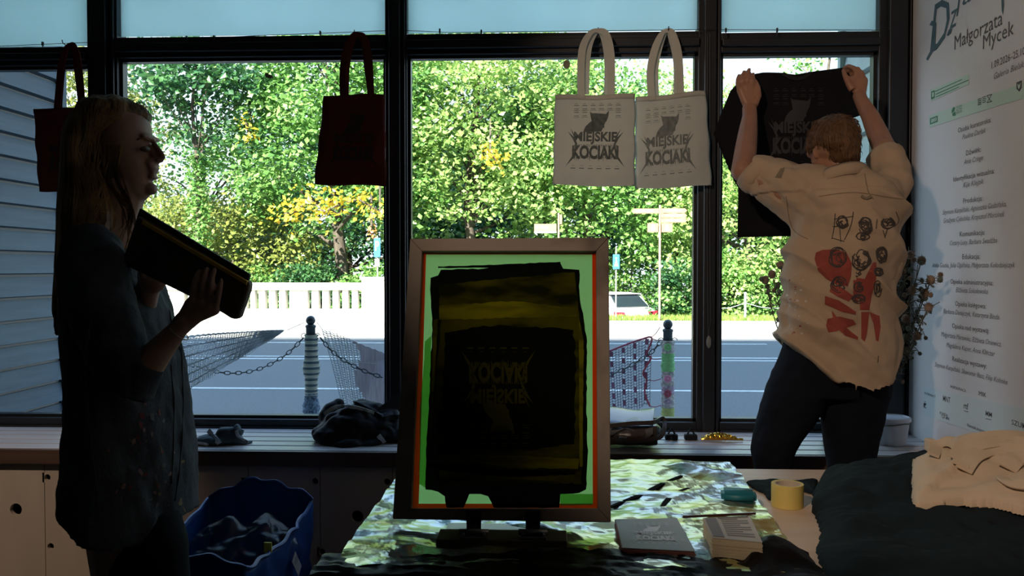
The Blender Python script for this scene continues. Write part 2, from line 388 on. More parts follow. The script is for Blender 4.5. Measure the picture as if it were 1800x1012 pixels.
# grass on verge
rng = np.random.default_rng(3)
def grass(n):
    x = rng.uniform(.5, 14, n); y = rng.uniform(22.9, 24.6, n); h = rng.uniform(.04, .13, n); a = rng.uniform(0, PI, n); l = rng.uniform(-.05, .05, n)
    V = np.zeros((n, 3, 3)); V[:, 0] = np.stack([x - .012 * np.cos(a), y - .012 * np.sin(a), np.full(n, -.12)], 1)
    V[:, 1] = np.stack([x + .012 * np.cos(a), y + .012 * np.sin(a), np.full(n, -.12)], 1); V[:, 2] = np.stack([x + l, y + l, -.12 + h], 1)
    me = bpy.data.meshes.new('grass'); me.from_pydata(V.reshape(-1, 3).tolist(), [], np.arange(n * 3).reshape(-1, 3).tolist())
    at_ = me.attributes.new('tint', 'FLOAT', 'POINT'); at_.data.foreach_set('value', np.repeat(rng.uniform(0, 1, n), 3).astype(np.float32)); return me
G1 = leafmat('grass_blades', [(0, (.16, .28, .05)), (1, (.42, .50, .12))])
gm = grass(14000); o = obj('grass', gm, G1); tag(o, 'short sunlit grass on the verge across the road', 'grass', kind='stuff')

# ------------------------------------------------------------------ trees
def leafmesh(name, C, size, seed, up=.4):
    r = np.random.default_rng(seed); n = len(C)
    nrm = r.normal(size=(n, 3)); nrm[:, 2] = np.abs(nrm[:, 2]) + up; nrm[:, 1] -= .5; nrm /= np.linalg.norm(nrm, axis=1)[:, None]
    t = r.normal(size=(n, 3)); t -= nrm * (t * nrm).sum(1)[:, None]; t /= np.linalg.norm(t, axis=1)[:, None]; s = np.cross(nrm, t)
    L = (size * r.uniform(.6, 1.3, n))[:, None]; W = L * .38
    V = np.stack([C - t * L * .5, C - s * W - nrm * L * .12 - t * L * .05, C + t * L * .5 - nrm * L * .08, C + s * W - nrm * L * .12 - t * L * .05], 1)
    me = bpy.data.meshes.new(name); me.from_pydata(V.reshape(-1, 3).tolist(), [], np.arange(n * 4).reshape(-1, 4).tolist())
    a = me.attributes.new('tint', 'FLOAT', 'POINT'); clump = np.array([noise.noise(Vector(c) * 1.1) for c in C]) * .5 + .5
    a.data.foreach_set('value', np.repeat(np.clip(clump * .6 + r.uniform(0, .5, n), 0, 1), 4).astype(np.float32)); return me
def crown_points(seed, R, ncl, nl, spread=.45, bottom=-.75):
    r = np.random.default_rng(seed); cs = []
    while len(cs) < ncl:
        d = r.normal(size=3); d /= np.linalg.norm(d)
        if d[2] < bottom: continue
        q = r.uniform(.35, 1) ** .6; p = d * q * np.array(R); lump = 1 + .22 * noise.noise(Vector(d * 2.3 + seed)); cs.append(p * lump)
    cs = np.array(cs); P = np.repeat(cs, nl, 0) + r.normal(size=(ncl * nl, 3)) * np.array([spread, spread, spread * .5]); return cs, P
def wood(bm, base, top, r0, cs, seed, nb=26):
    rr = random.Random(seed); base, top = Vector(base), Vector(top)
    path = [base.lerp(top, t) + Vector((rr.uniform(-.12, .12), rr.uniform(-.12, .12), 0)) * (t > 0) * 2 for t in (0, .2, .4, .6, .8, 1)]
    tube(bm, smoothpath(path, 3), [r0 * (1 - .8 * i / 15) for i in range(16)], 9)
    for k in range(nb):
        c = Vector(cs[rr.randrange(len(cs))]); t = min(.95, max(.2, (c.z - base.z) / (top.z - base.z) * .75)); p = base.lerp(top, t)
        m = p.lerp(c, .5) + Vector((0, 0, rr.uniform(-.2, .5))); rb = r0 * (1 - .75 * t) * .38
        tube(bm, smoothpath([p, m, c], 3), [rb * (1 - .75 * i / 6) for i in range(7)], 6)
G_mid = leafmat('leaves_mid_green', [(0, (.05, .13, .03)), (.5, (.17, .36, .08)), (1, (.38, .56, .18))])
G_lite = leafmat('leaves_light_green', [(0, (.10, .21, .045)), (.5, (.30, .46, .12)), (1, (.58, .68, .26))])
G_dark = leafmat('leaves_dark_green', [(0, (.02, .07, .025)), (.6, (.05, .15, .05)), (1, (.11, .24, .07))])
G_yel = leafmat('leaves_yellow', [(0, (.55, .30, .02)), (.5, (.75, .55, .04)), (1, (.8, .68, .12))])
G_oli = leafmat('leaves_olive', [(0, (.10, .13, .03)), (.5, (.24, .28, .06)), (1, (.42, .42, .11))])
M_bark = mat('bark', (.13, .10, .075), .9, var=.5, vscale=12, stretch=(1, 1, .2), bump=.5, bscale=25)
VAR = {}
def tree(px, Y, zc, R, kind, label, density=1.0, r0=.16, size=.17, seed=1, topz=None, lean=0, group='trees across the road', nb=26):
    x = at(px, 470, Y).x; zg = -.95
    key = (kind.name, R, density, seed)
    cs, P = crown_points(seed, R, int(150 * density * R[0] * R[2] / 12) + 20, 70)
    t = empty('tree', (x, Y, zg), label, 'tree', group)
    c0 = np.array([x, Y, zc]); bm = B(); cw = cs + c0
    wood(bm, (x + lean, Y, zg), (x, Y, topz or zc + R[2] * .7), r0, cw, seed, nb); obj('trunk', bm, M_bark, t, smooth=True)
    me = leafmesh('crown', P + c0, size, seed); obj('crown', me, kind, t)
    return t
tree(590, 26.5, 5.6, (3.7, 2.6, 4.6), G_mid, 'big broad green maple with yellow lower branch, behind the balustrade', 1.35, .24, .18, 11)
tree(835, 27.5, 5.6, (4.2, 2.6, 4.9), G_lite, 'tall light green maple behind the printing screen', 1.35, .2, .18, 12)
tree(1040, 28.5, 4.6, (3.6, 2.5, 4.0), G_mid, 'round green tree behind the two cream tote bags', 1.2, .18, .18, 13)
tree(1190, 30.5, 5.2, (2.6, 2.2, 3.8), G_lite, 'thin-crowned tree with bare dark boughs right of the cream tote bags', .5, .18, .17, 14, topz=9)
tree(1300, 27.5, 3.0, (3.0, 2.2, 2.9), G_lite, 'leafy tree behind the right mullion, above the roadside chain', 1.2, .16, .17, 15)
tree(1460, 29.5, 4.4, (2.3, 2.0, 4.4), G_mid, 'tree seen over the held up black shirt by the pale siding', .6, .16, .17, 16, topz=9)
tree(150, 29.5, 5.4, (3.2, 2.3, 4.0), G_oli, 'olive green tree seen behind the leftmost red tote bag', .75, .16, .17, 17)
tree(350, 25.0, 6.9, (1.7, 1.5, 1.3), G_dark, 'dark oak with ivy-clad trunk hanging its boughs at the top left of the view', .8, .13, .2, 18, nb=9)
oak = [o for o in bpy.data.objects if o.get('label', '').startswith('dark oak')][0]
ivp = np.array([list(oak.location)]) + np.stack([rng.normal(0, .16, 1500), rng.normal(0, .16, 1500), rng.uniform(2.2, 5.6, 1500)], 1)
obj('ivy', leafmesh('ivy', ivp, .13, 99), G_mid, oak)
ivp = np.array([list(oak.location)]) + np.stack([rng.normal(.5, 1.4, 900), rng.normal(0, .5, 900), rng.normal(6.2, .5, 900)], 1)
obj('loose_twigs', leafmesh('loose_twigs', ivp, .17, 98), G_dark, oak)
tree(365, 33, 4.3, (2.2, 1.8, 3.0), G_mid, 'slender ivy-clad tree with forked bare trunk against the sky', .15, .2, .16, 19, topz=8.5)
tree(400, 27.5, 1.7, (4.0, 2.4, 2.3), G_oli, 'low yellow-green tree in front of the woman\'s face', 1.35, .14, .15, 20)
tree(900, 37, 4.4, (5.5, 3, 4.8), G_dark, 'dark tree deep in the park behind the light maple', .8, .25, .24, 21)
tree(620, 38, 4.0, (6.0, 3, 4.6), G_dark, 'dark tree deep in the park behind the big maple', .8, .25, .24, 22)
tree(1250, 38, 3.0, (6.0, 3, 3.6), G_mid, 'dark tree deep in the park right of the mullion', .9, .25, .24, 23)
tree(330, 39, 1.5, (6.5, 3, 2.8), G_mid, 'distant low tree deep in the park at left', .9, .2, .24, 24)
tree(1560, 36, 2.2, (5.5, 3, 3.4), G_dark, 'dark distant tree behind the man\'s head', .9, .2, .24, 25)
# yellow autumn branch
def branch(label, pts, n, spread, m, seed, size=.16):
    cen = at(*pts[len(pts) // 2]); t = empty('autumn_branch', cen, label, 'branch')
    P = np.concatenate([np.array(at(*q))[None] + np.random.default_rng(seed + i).normal(size=(n, 3)) * spread for i, q in enumerate(pts)])
    obj('leaves', leafmesh('leaves', P, size, seed), m, t)
    bm = B(); tube(bm, [at(pts[0][0], pts[0][1] - 60, pts[0][2] + 1)] + [at(*q) for q in pts], .03, 6); obj('twig', bm, M_bark, t)
branch('bright yellow maple branch hanging low over the white balustrade', [(668, 372, 23.6), (630, 350, 23.8), (600, 358, 23.8), (570, 372, 23.8), (545, 350, 23.8), (520, 372, 23.8), (500, 376, 23.8)], 55, (.28, .3, .2), G_yel, 51)
branch('small tuft of yellow leaves right of the middle mullion', [(862, 268, 24.5), (872, 282, 24.5)], 45, (.2, .2, .2), G_yel, 61)
branch('orange-brown withered leaves beside the blue parking sign', [(653, 402, 23.4), (657, 412, 23.4)], 16, (.08, .05, .12), leafmat('leaves_brown', [(0, (.5, .18, .05)), (1, (.7, .35, .12))]), 71, .13)
branch('few yellow leaves among the oak boughs at left', [(440, 240, 24.5), (432, 215, 24.5)], 22, (.16, .15, .12), G_yel, 81)
# shrubs
shr = [(200, 25.9, 'far left shrub behind the woman'), (340, 26.2, 'shrub under the yellow-green tree'), (455, 25.8, 'shrub behind the left end of the balustrade'), (560, 26.0, 'shrub behind the middle of the balustrade'), (665, 25.7, 'shrub behind the balustrade end pier'),
       (745, 27.0, 'shrub hidden left of the printing screen'), (825, 27.6, 'shrub behind the printing screen, left of its middle'), (905, 27.2, 'shrub behind the printing screen, right of its middle'), (975, 27.8, 'shrub behind the street name sign pole'),
       (1040, 29.4, 'shrub half hidden behind the printing screen'), (1100, 29.0, 'shrub directly behind the white car'), (1222, 26.3, 'shrub right of the brown fingerpost'), (1255, 25.8, 'shrub behind the right mullion'), (1320, 26.1, 'shrub behind the low chain post'), (1395, 25.9, 'shrub behind the man\'s shirt hem'), (1480, 26.0, 'shrub behind the man\'s back')]
for i, (px, Y, lb) in enumerate(shr):
    R = (1.5, 1.0, 1.5 if i > 4 else 1.2); x = at(px, 470, Y).x; z = .25; kind = [G_mid, G_lite, G_mid, G_dark][i % 4]
    cs, P = crown_points(100 + i, R, 85, 55, .2, -.9); c0 = np.array([x, Y, z]); s = empty('shrub', (x, Y, -.95), 'leafy green ' + lb, 'shrub', 'shrubs across the road')
    bm = B()
    for k in range(7): q = cs[k * 9] + c0; tube(bm, smoothpath([(x, Y, -.95), (x + (q[0] - x) * .4, Y, z - .4), q], 3), .025, 5)
    obj('stems', bm, M_bark, s); obj('foliage', leafmesh('foliage', P + c0, .12, 200 + i), kind, s)

# ------------------------------------------------------------------ balustrade
M_bal = mat('pale_concrete', (.66, .63, .57), .85, var=.08, vscale=4)
YBL = 22.0
def bx(px): return at(px, 470, YBL).x
zt, zo, zl, zg = at(560, 497, YBL).z, at(560, 510, YBL).z, at(560, 543, YBL).z, -.12
bal = empty('balustrade', (bx(400), YBL, zg), 'pale concrete balustrade with narrow openings across the road', 'balustrade')
bm = B(); box(bm, (bx(-260), YBL, zg), (bx(640), YBL + .3, zl)); obj('base_wall', bm, M_bal, bal)
bm = B(); box(bm, (bx(-260), YBL - .03, zo), (bx(640), YBL + .33, zt)); obj('top_rail', bm, M_bal, bal, bevel=.02)
slots = [435, 450, 468, 486, 504, 543, 562, 580, 597, 614, 631]
pat = slots[:]; o_ = -110
while o_ > -760: pat = [s + o_ for s in (435, 450, 468, 486, 504)] + pat; o_ -= 108
pat = [p for p in pat if p > -260]
for a, b in zip([-260] + pat, pat + [642]):
    bm = B(); box(bm, (bx(a + 3.5), YBL + .04, zl), (bx(b - 3.5), YBL + .26, zo)); obj('baluster', bm, M_bal, bal)
bm = B(); box(bm, (bx(637), YBL - .12, zg), (bx(692), YBL + .45, at(660, 492, YBL).z)); box(bm, (bx(635), YBL - .15, at(660, 492, YBL).z), (bx(694), YBL + .48, at(660, 488, YBL).z + .02)); obj('end_pier', bm, M_bal, bal, bevel=.02)

# ------------------------------------------------------------------ bollards, chains, crochet
M_iron = mat('dark_iron', (.035, .05, .06), .45, metal=.3)
YP = 5.3
def text_mesh(body, size=1, shear=0, ax='CENTER', ay='CENTER', offset=0, res=4, space=1.0):
    c = bpy.data.curves.new('t', 'FONT'); c.body = body; c.size = size; c.shear = shear; c.align_x = ax; c.align_y = ay; c.offset = offset; c.resolution_u = res; c.space_character = space
    o = bpy.data.objects.new('t', c); COL.objects.link(o); dg = bpy.context.evaluated_depsgraph_get(); dg.update()
    me = bpy.data.meshes.new_from_object(o.evaluated_get(dg)); bpy.data.objects.remove(o); bpy.data.curves.remove(c); return me
def bollard(px, ytop, label, cover):
    p = at(px, ytop, YP); b = empty('bollard', (p.x, YP, -.08), label, 'bollard', 'street bollards')
    bm = B(); lathe(bm, (p.x, YP, -.08), [(.05, 0), (.05, .05), (.029, .08), (.029, p.z + .08 - .075), (.033, p.z + .08 - .07), (.033, p.z + .08 - .06), (.016, p.z + .08 - .05)]); obj('post', bm, M_iron, b, smooth=True)
    bm = B(); ball(bm, (p.x, YP, p.z - .028), .030); obj('ball_top', bm, M_iron, b, smooth=True)
    for s in (-1, 1):
        bm = B(); q = at(px + s * 12, 590 if px < 800 else 598, YP)
        tube(bm, [q + Vector((math.cos(a) * .016, 0, math.sin(a) * .016)) for a in [i * PI / 6 for i in range(11)]], .003, 6); obj('chain_hook', bm, mat('steel', (.5, .52, .5), .35, metal=.8), b)
    return b
bollard(546, 555, 'iron bollard in striped knitted sleeve, left of the printing screen', 0)
bollard(1174, 562, 'iron bollard in flowered crochet sleeve, right of the printing screen', 1)
def sleeve(px, rows, label):
    """rows: (y0,y1,material)"""
    s = empty('crochet_sleeve', (at(px, 700, YP).x, YP, at(px, rows[-1][1], YP).z), label, 'crochet sleeve')
    for k, (y0, y1, m, wv) in enumerate(rows):
        bm = B(); n = max(3, int((y1 - y0) / 2)); rings = []
        for i in range(n + 1):
            py = y0 + (y1 - y0) * i / n; c = at(px, py, YP); rr = .040 + .003 * math.sin(i * 2.4) + .004 * NZ((px, py * .1, 0), .9) + (.012 * max(0, math.sin(py * .09)) if wv else 0)
            rings.append([bm.verts.new((c.x + rr * math.cos(a) * (1 + .06 * math.sin(3 * a + i)), YP + rr * math.sin(a), c.z)) for a in [2 * PI * j / 18 for j in range(18)]])
        for a, b in zip(rings, rings[1:]):
            for j in range(18): bm.faces.new((a[j], a[(j + 1) % 18], b[(j + 1) % 18], b[j]))
        o = obj('knitted_band', bm, m, s, smooth=True)
    return s
Y1 = mat('yarn_cream', (.55, .55, .46), .95, bump=.6, bscale=220); Y2 = mat('yarn_slate', (.12, .17, .20), .95, bump=.6, bscale=220)
Y3 = mat('yarn_blue', (.25, .35, .48), .95, col2=(.04, .06, .1), vscale=70, bump=.6, bscale=200); Y4 = mat('yarn_white', (.62, .62, .64), .95, col2=(.25, .27, .3), vscale=60, bump=.7, bscale=200)
Y5 = mat('yarn_green', (.22, .55, .25), .95, bump=.6, bscale=200); Y6 = mat('yarn_lilac', (.5, .42, .55), .95, col2=(.25, .2, .3), vscale=60); Y7 = mat('yarn_olive', (.35, .42, .16), .95)
Y8 = mat('yarn_rose', (.46, .32, .34), .95, bump=.4, bscale=200); Y9 = mat('yarn_plum', (.34, .08, .13), .95)
rows = []; y = 588
while y < 690: rows += [(y, y + 6, Y1, 1), (y + 6, y + 10, Y2, 1)]; y += 10
rows += [(690, 738, Y3, 1)]
s1 = sleeve(547, rows, 'knitted sleeve with cream and slate stripes on the left bollard')
s2 = sleeve(1174, [(598, 620, Y4, 0), (620, 652, Y5, 0), (652, 678, Y4, 0), (678, 692, Y6, 0), (692, 716, Y4, 0), (716, 742, Y7, 0)], 'white and green crochet sleeve with round flowers on the right bollard')
for px, py, m in ((1172, 664, mat('yarn_pink', (.62, .28, .45), .95)), (1172, 690, Y9), (1172, 704, Y6), (1172, 609, Y5)):
    bm = B(); c = at(px, py, YP); c.y = YP - .046
    for k in range(8): a = k * PI / 4; ball(bm, c + Vector((math.cos(a) * .017, .003, math.sin(a) * .017)), (.008, .004, .008), seg=8, rings=6)
    ball(bm, c, (.009, .005, .009), seg=8, rings=6); obj('crochet_flower', bm, m, s2)
def chain(label, pts):
    P = smoothpath(pts, 40); L = 0; out = [P[0]]
    bm = B(); acc = 0; step = .034; k = 0
    for a, b in zip(P, P[1:]):
        acc += (b - a).length
        if acc >= step:
            acc = 0; t = (b - a).normalized(); rot = t.to_track_quat('X', 'Z').to_matrix() @ Matrix.Rotation(PI / 2 * (k % 2), 3, 'X'); k += 1
            tube(bm, [b + rot @ Vector((math.cos(q) * .022, math.sin(q) * .011, 0)) for q in [2 * PI * i / 10 for i in range(11)]], .0032, 5, caps=False)
    o = obj('chain', bm, mat('chain_steel', (.05, .06, .065), .4, metal=.5)); recenter(o); tag(o, label, 'chain', 'chains between the bollards'); return o
chain('steel chain sagging left from the striped bollard', [at(537, 590, YP), at(500, 625, YP), at(450, 650, YP), at(395, 655, YP), at(330, 640, YP), at(100, 590, YP)])
chain('steel chain sagging between the two bollards', [at(560, 590, YP), at(600, 630, YP), at(680, 665, YP), at(860, 700, YP), at(1050, 665, YP), at(1130, 630, YP), at(1162, 600, YP)])
def net(name, label, A, Bp, Cc, D, nu, nv, m, th=.004, solid=None, group=None, sag=0.0, extra=()):
    """crocheted cloth strung between four points (A top start, B top end, D bottom start, C bottom end)"""
    root = empty(name, (A + Cc) / 2, label, 'crochet net', group)
    def P(u, v):
        p = A.lerp(Bp, u).lerp(D.lerp(Cc, u), v); p.z -= sag * math.sin(PI * u) * .9 * (1 - .3 * v); p.y += .05 * math.sin(5 * u + 2 * v) + .02 * math.sin(14 * u * (1 + v)); p.z += .012 * math.sin(26 * u) * (v > .98); return p
    bm = B(); V = [[bm.verts.new(P(i / nu, (j + (.45 if i % 2 else 0)) / (nv + .45))) for j in range(nv + 1)] for i in range(nu + 1)]
    bs = B(); W = {}
    def sv(i, j):
        if (i, j) not in W: W[i, j] = bs.verts.new(V[i][j].co)
        return W[i, j]
    for i in range(nu):
        for j in range(nv):
            if solid and solid(i / nu, j / nv): bs.faces.new((sv(i, j), sv(i + 1, j), sv(i + 1, j + 1), sv(i, j + 1)))
            else: bm.faces.new((V[i][j], V[i + 1][j], V[i + 1][j + 1], V[i][j + 1]))
    bmesh.ops.delete(bm, geom=[v for v in bm.verts if not v.link_faces], context='VERTS')
    if bm.faces:
        o = obj('openwork', bm, m, root); wm = o.modifiers.new('w', 'WIREFRAME'); wm.thickness = th; wm.use_even_offset = False
    if bs.faces:
        o = obj('solid_rows', bs, extra[0] if extra else m, root); so = o.modifiers.new('s', 'SOLIDIFY'); so.thickness = .003
    else: bs.free()
    return root, P
# left net
r, P = net('crochet_net', 'grey striped crochet net slung left from the striped bollard', at(500, 580, YP), at(240, 597, YP - .1), at(240, 752, YP - .1), at(484, 590, YP), 60, 30, mat('yarn_grey', (.55, .57, .60), .95), .006, lambda u, v: int(v * 30) % 5 == 0, sag=-.01)
bm = B(); tube(bm, [at(505, 580, YP), at(536, 566, YP)], .002, 5); obj('tie_string', bm, Y1, r)
# mauve net to the right of left bollard
r, P = net('crochet_net', 'mauve crochet cloth with open lattice edge, slung right from the striped bollard', at(566, 578, YP), at(760, 655, YP + .05), at(740, 742, YP + .05), at(598, 715, YP), 34, 30, mat('yarn_grey', (.55, .57, .60), .95), .0075, lambda u, v: u > .26 + .05 * math.sin(9 * v), sag=.0, extra=(mat('yarn_mauve_ribs', (.85, .72, .78), .95, col2=(.66, .55, .62), vscale=14, stretch=(6, 1, .5), bump=.7, bscale=120),))
bm = B(); tube(bm, [at(566, 578, YP), at(556, 565, YP)], .002, 5); tube(bm, [at(566, 585, YP), at(600, 635, YP), at(690, 640, YP)], .0018, 5); obj('tie_string', bm, Y1, r)
# plum net at right bollard
r, P = net('crochet_net', 'plum and grey crochet net slung left from the flowered bollard', at(1146, 592, YP), at(990, 650, YP + .02), at(1000, 738, YP + .02), at(1144, 716, YP), 30, 24, mat('yarn_dark', (.10, .09, .13), .95), .0045, lambda u, v: (int(u * 30) % 4 == 1 and int(v * 24) % 4 in (0, 1)), sag=.0, extra=(mat('yarn_wine', (.22, .10, .2), .95),))
bm = B(); tube(bm, smoothpath([P(1, 0), P(.5, -.01), P(.12, -.01), P(0, .02), P(.05, .25), P(0, .3), P(.08, .5), P(.04, .62), P(.06, .8), P(0, 1)], 6), .006, 6)
for a, q in ((P(0, 0), at(1160, 575, YP)), (P(0, .02), at(1162, 598, YP)), (P(.02, .3), at(1162, 630, YP)), (P(.03, .62), at(1162, 666, YP)), (P(0, 1), at(1162, 712, YP))): tube(bm, [a, a.lerp(q, .5) - Vector((0, 0, .008)), q], .0025, 5)
obj('plum_edging', bm, Y9, r)

# ------------------------------------------------------------------ signs across the road
M_brown = mat('brown_sign', (.42, .20, .12), .5); M_sw = mat('sign_white', (.75, .75, .72), .5); M_pole = mat('galvanised_pole', (.35, .33, .31), .5, metal=.2)
M_blue = mat('blue_sign', (.04, .17, .52), .45); M_bpole = mat('brown_pole', (.33, .22, .17), .5)
def facing_text(body, c, wd, ht, m, parent, name='lettering', y=None, shear=0, off=0):
    me = text_mesh(body, 1, shear, offset=off); xs = [v.co.x for v in me.vertices]; ys = [v.co.y for v in me.vertices]
    sx_, sy_ = wd / (max(xs) - min(xs)), ht / (max(ys) - min(ys)); cx, cy = (max(xs) + min(xs)) / 2, (max(ys) + min(ys)) / 2
    for v in me.vertices: v.co = Vector((c[0] + (v.co.x - cx) * sx_, c[1], c[2] + (v.co.y - cy) * sy_))
    return obj(name, me, m, parent)
Ys = 23.0
fp = empty('fingerpost', (at(1160, 470, Ys).x, Ys, -.12), 'brown tourist fingerpost with four arrow boards on a tall pole', 'signpost')
def P3(px, py, y=Ys): return at(px, py, y)
bm = B(); a = P3(1160, 362); tube(bm, [(a.x, Ys, -.12), (a.x, Ys, a.z)], .032, 10); ball(bm, (a.x, Ys, a.z), .035, seg=10, rings=6); obj('pole', bm, M_bpole, fp)
for x0, x1, y0, y1, s in ((1110, 1158, 366.5, 375, -1), (1162, 1208, 366, 374, 1), (1162, 1208, 375, 382.5, 1), (1162, 1208, 383.5, 391, 1)):
    A, C_ = P3(x0, y0, Ys - .05), P3(x1, y1, Ys - .05); h = (A.z - C_.z); tp = h * .5
    pts = [(A.x, A.z), (C_.x - tp, A.z), (C_.x, (A.z + C_.z) / 2), (C_.x - tp, C_.z), (A.x, C_.z)] if s > 0 else [(A.x + tp, A.z), (C_.x, A.z), (C_.x, C_.z), (A.x + tp, C_.z), (A.x, (A.z + C_.z) / 2)]
    bm = B(); quadbox(bm, [(x, Ys - .05, z) for x, z in pts], (0, .02, 0)); ar = obj('arrow_board', bm, M_brown, fp)
    bm = B(); zc = (A.z + C_.z) / 2; 
    for k in range(9):
        xx = A.x + .12 + k * (C_.x - A.x - .25) / 9; boxc(bm, (xx + .02, Ys - .055, zc + .003 * (k % 3)), (.045, .004, h * (.34 if k % 4 else .2)))
    obj('lettering', bm, M_sw, ar)
for x0, x1, k in ((1138, 1157, 0), (1163, 1182, 1)):
    A, C_ = P3(x0, 392, Ys - .05), P3(x1, 408, Ys - .05); bm = B(); box(bm, (A.x, Ys - .05, C_.z), (C_.x, Ys - .03, A.z)); pl = obj('symbol_board', bm, M_brown, fp)
    bm = B(); cx = (A.x + C_.x) / 2; cz = (A.z + C_.z) / 2; ball(bm, (cx, Ys - .053, cz + .05), (.035, .004, .035)); quadbox(bm, [(cx - .07, Ys - .056, cz - .02), (cx, Ys - .056, cz + .03), (cx + .07, Ys - .056, cz - .02)], (0, .004, 0)); box(bm, (cx - .05, Ys - .056, cz - .08), (cx + .05, Ys - .052, cz - .035)); obj('symbol', bm, M_sw, pl)
ss = empty('street_name_sign', (at(982, 470, Ys).x, Ys, -.12), 'brown street name sign on a pole above the printing screen', 'street sign')
bm = B(); a = P3(982, 374); tube(bm, [(a.x, Ys, -.12), (a.x, Ys, a.z)], .026, 10); obj('pole', bm, M_bpole, ss)
A, C_ = P3(939, 393.5), P3(978, 409.5); bm = B(); box(bm, (A.x, Ys - .05, C_.z), (C_.x, Ys - .03, A.z)); pl = obj('name_board', bm, M_brown, ss)
bm = B(); box(bm, (A.x, Ys - .053, C_.z), (C_.x, Ys - .05, C_.z + .045)); obj('pale_band', bm, M_sw, pl)
facing_text('3 Maja', ((A.x * .62 + C_.x * .38), Ys - .054, (A.z + C_.z) / 2 + .02), .34, .10, M_sw, pl)
A, C_ = P3(984, 377), P3(988, 394); bm = B(); box(bm, (A.x, Ys - .02, C_.z), (C_.x, Ys, A.z)); obj('side_board', bm, M_brown, ss)
def bluesign(px, y0, y1, ybot, label, ped, Y=23.2):
    s = empty('road_sign', (at(px, 470, Y).x, Y, -.12), label, 'road sign')
    bm = B(); a = at(px, y0 - (14 if ped else 4), Y); tube(bm, [(a.x, Y, -.12 if ped else at(px, 490, Y).z - .8), (a.x, Y, a.z)], .02, 8); obj('pole', bm, M_pole, s)
    A, C_ = at(px - 6, y0, Y), at(px + 6, y1, Y); bm = B(); box(bm, (A.x, Y - .05, C_.z), (C_.x, Y - .03, A.z)); pl = obj('blue_plate', bm, M_blue, s, bevel=.01)
    cx, cz = (A.x + C_.x) / 2, (A.z + C_.z) / 2; h = A.z - C_.z
    if ped:
        bm = B(); ball(bm, (cx, Y - .053, cz + h * .25), (.02, .004, .02), seg=8, rings=6); quadbox(bm, [(cx - .05, Y - .056, cz - h * .3), (cx + .05, Y - .056, cz - h * .3), (cx, Y - .056, cz + h * .2)], (0, .004, 0)); obj('pictogram', bm, M_sw, pl)
    else:
        facing_text('P', (cx, Y - .054, cz + .05), .1, .26, M_sw, pl, off=.02)
        A, C_ = at(px - 4, 455, Y), at(px + 4, 468, Y); bm = B(); box(bm, (A.x, Y - .05, C_.z), (C_.x, Y - .03, A.z)); obj('white_plate', bm, M_sw, s)
bluesign(663.5, 418, 452, 490, 'blue parking sign above the balustrade end pier', False)
bluesign(1083, 447, 473, 515, 'blue pedestrian sign above the white car', True)
# low chain fence posts
M_post = mat('grey_post', (.28, .30, .3), .5)
for px, y0, lb in ((1222, 531, 'short chain post at the left edge of the right mullion'), (1310, 517, 'grey chain post on the verge, right of the mullion'), (1400, 517, 'grey chain post on the verge, behind the man\'s shirt')):
    a = at(px, y0, 23.6); q = empty('chain_post', (a.x, 23.6, -.12), lb, 'post', 'low posts on the verge'); bm = B(); tube(bm, [(a.x, 23.6, -.12), (a.x, 23.6, a.z)], .035, 10); obj('post', bm, M_post, q)
    bm = B(); ball(bm, (a.x, 23.6, a.z + .02), .045, seg=10, rings=6); obj('cap', bm, M_sw if px == 1222 else M_post, q)
for a, b, lb in ((1222, 1310, 'thin slack chain left of the grey post'), (1310, 1400, 'thin slack chain right of the grey post')):
    bm = B(); tube(bm, smoothpath([at(a, 532, 23.6), at((a + b) / 2 - 15, 540, 23.6), at((a + b) / 2 + 15, 541, 23.6), at(b, 532, 23.6)], 6), .012, 6); o = recenter(obj('verge_chain', bm, M_post)); tag(o, lb, 'chain', 'slack chains on the verge')

# ------------------------------------------------------------------ white car (heads left and away, tail toward the viewer's right)
car = empty('car', (0, 0, 0), 'white hatchback car parked in a dip across the road, rear end showing', 'car')
cz0 = -.95
def carx(prof, w_, m, name, parent, inset=0, bev=.05):
    bm = B(); quadbox(bm, [(x, -w_, z) for x, z in prof], (0, 2 * w_, 0)); o = obj(name, bm, m, parent, bevel=bev); return o
M_car = mat('white_car_paint', (.78, .78, .78), .25); M_cgl = mat('car_glass', (.02, .03, .04), .1); M_red = mat('tail_light_red', (.6, .03, .06), .25); M_tyre = mat('tyre', (.02, .02, .02), .8)
# local x forward (+), rear at x=0
body = carx([(0, .30), (-.02, .62), (.03, .95), (.30, 1.02), (1.2, 1.02), (3.0, .98), (4.1, .80), (4.25, .55), (4.2, .3)], .86, M_car, 'body', car, bev=.09)
carx([(.12, 1.0), (.62, 1.40), (1.1, 1.47), (2.2, 1.46), (3.05, 1.0)], .70, M_car, 'cabin', car, bev=.07)
bm = B(); quadbox(bm, [(.17, -.60, 1.04), (.17, .60, 1.04), (.60, .52, 1.385), (.60, -.52, 1.385)], (-.03, 0, .02)); obj('rear_window', bm, M_cgl, car)
for s in (-1, 1):
    bm = B(); quadbox(bm, [(.95, s * .70, 1.06), (1.15, s * .70, 1.38), (2.1, s * .70, 1.38), (2.75, s * .70, 1.06)], (0, s * .02, 0)); obj('side_window', bm, M_cgl, car)
    bm = B(); quadbox(bm, [(-.015, s * .84, .93), (-.03, s * .45, .90), (-.04, s * .50, .74), (-.02, s * .84, .80)], (-.03, 0, 0)); obj('tail_light', bm, M_red, car)
    for x in (.75, 3.4):
        bm = B(); tube(bm, [(x, s * .70, .31), (x, s * .88, .31)], .31, 20); obj('wheel', bm, M_tyre, car)
bm = B(); box(bm, (.5, -.6, 1.42), (.78, .6, 1.45)); obj('spoiler', bm, M_car, car, bevel=.01)
bm = B(); box(bm, (-.05, -.26, .58), (-.03, .26, .70)); obj('number_plate', bm, M_sw, car)
for ch in car.children: pass
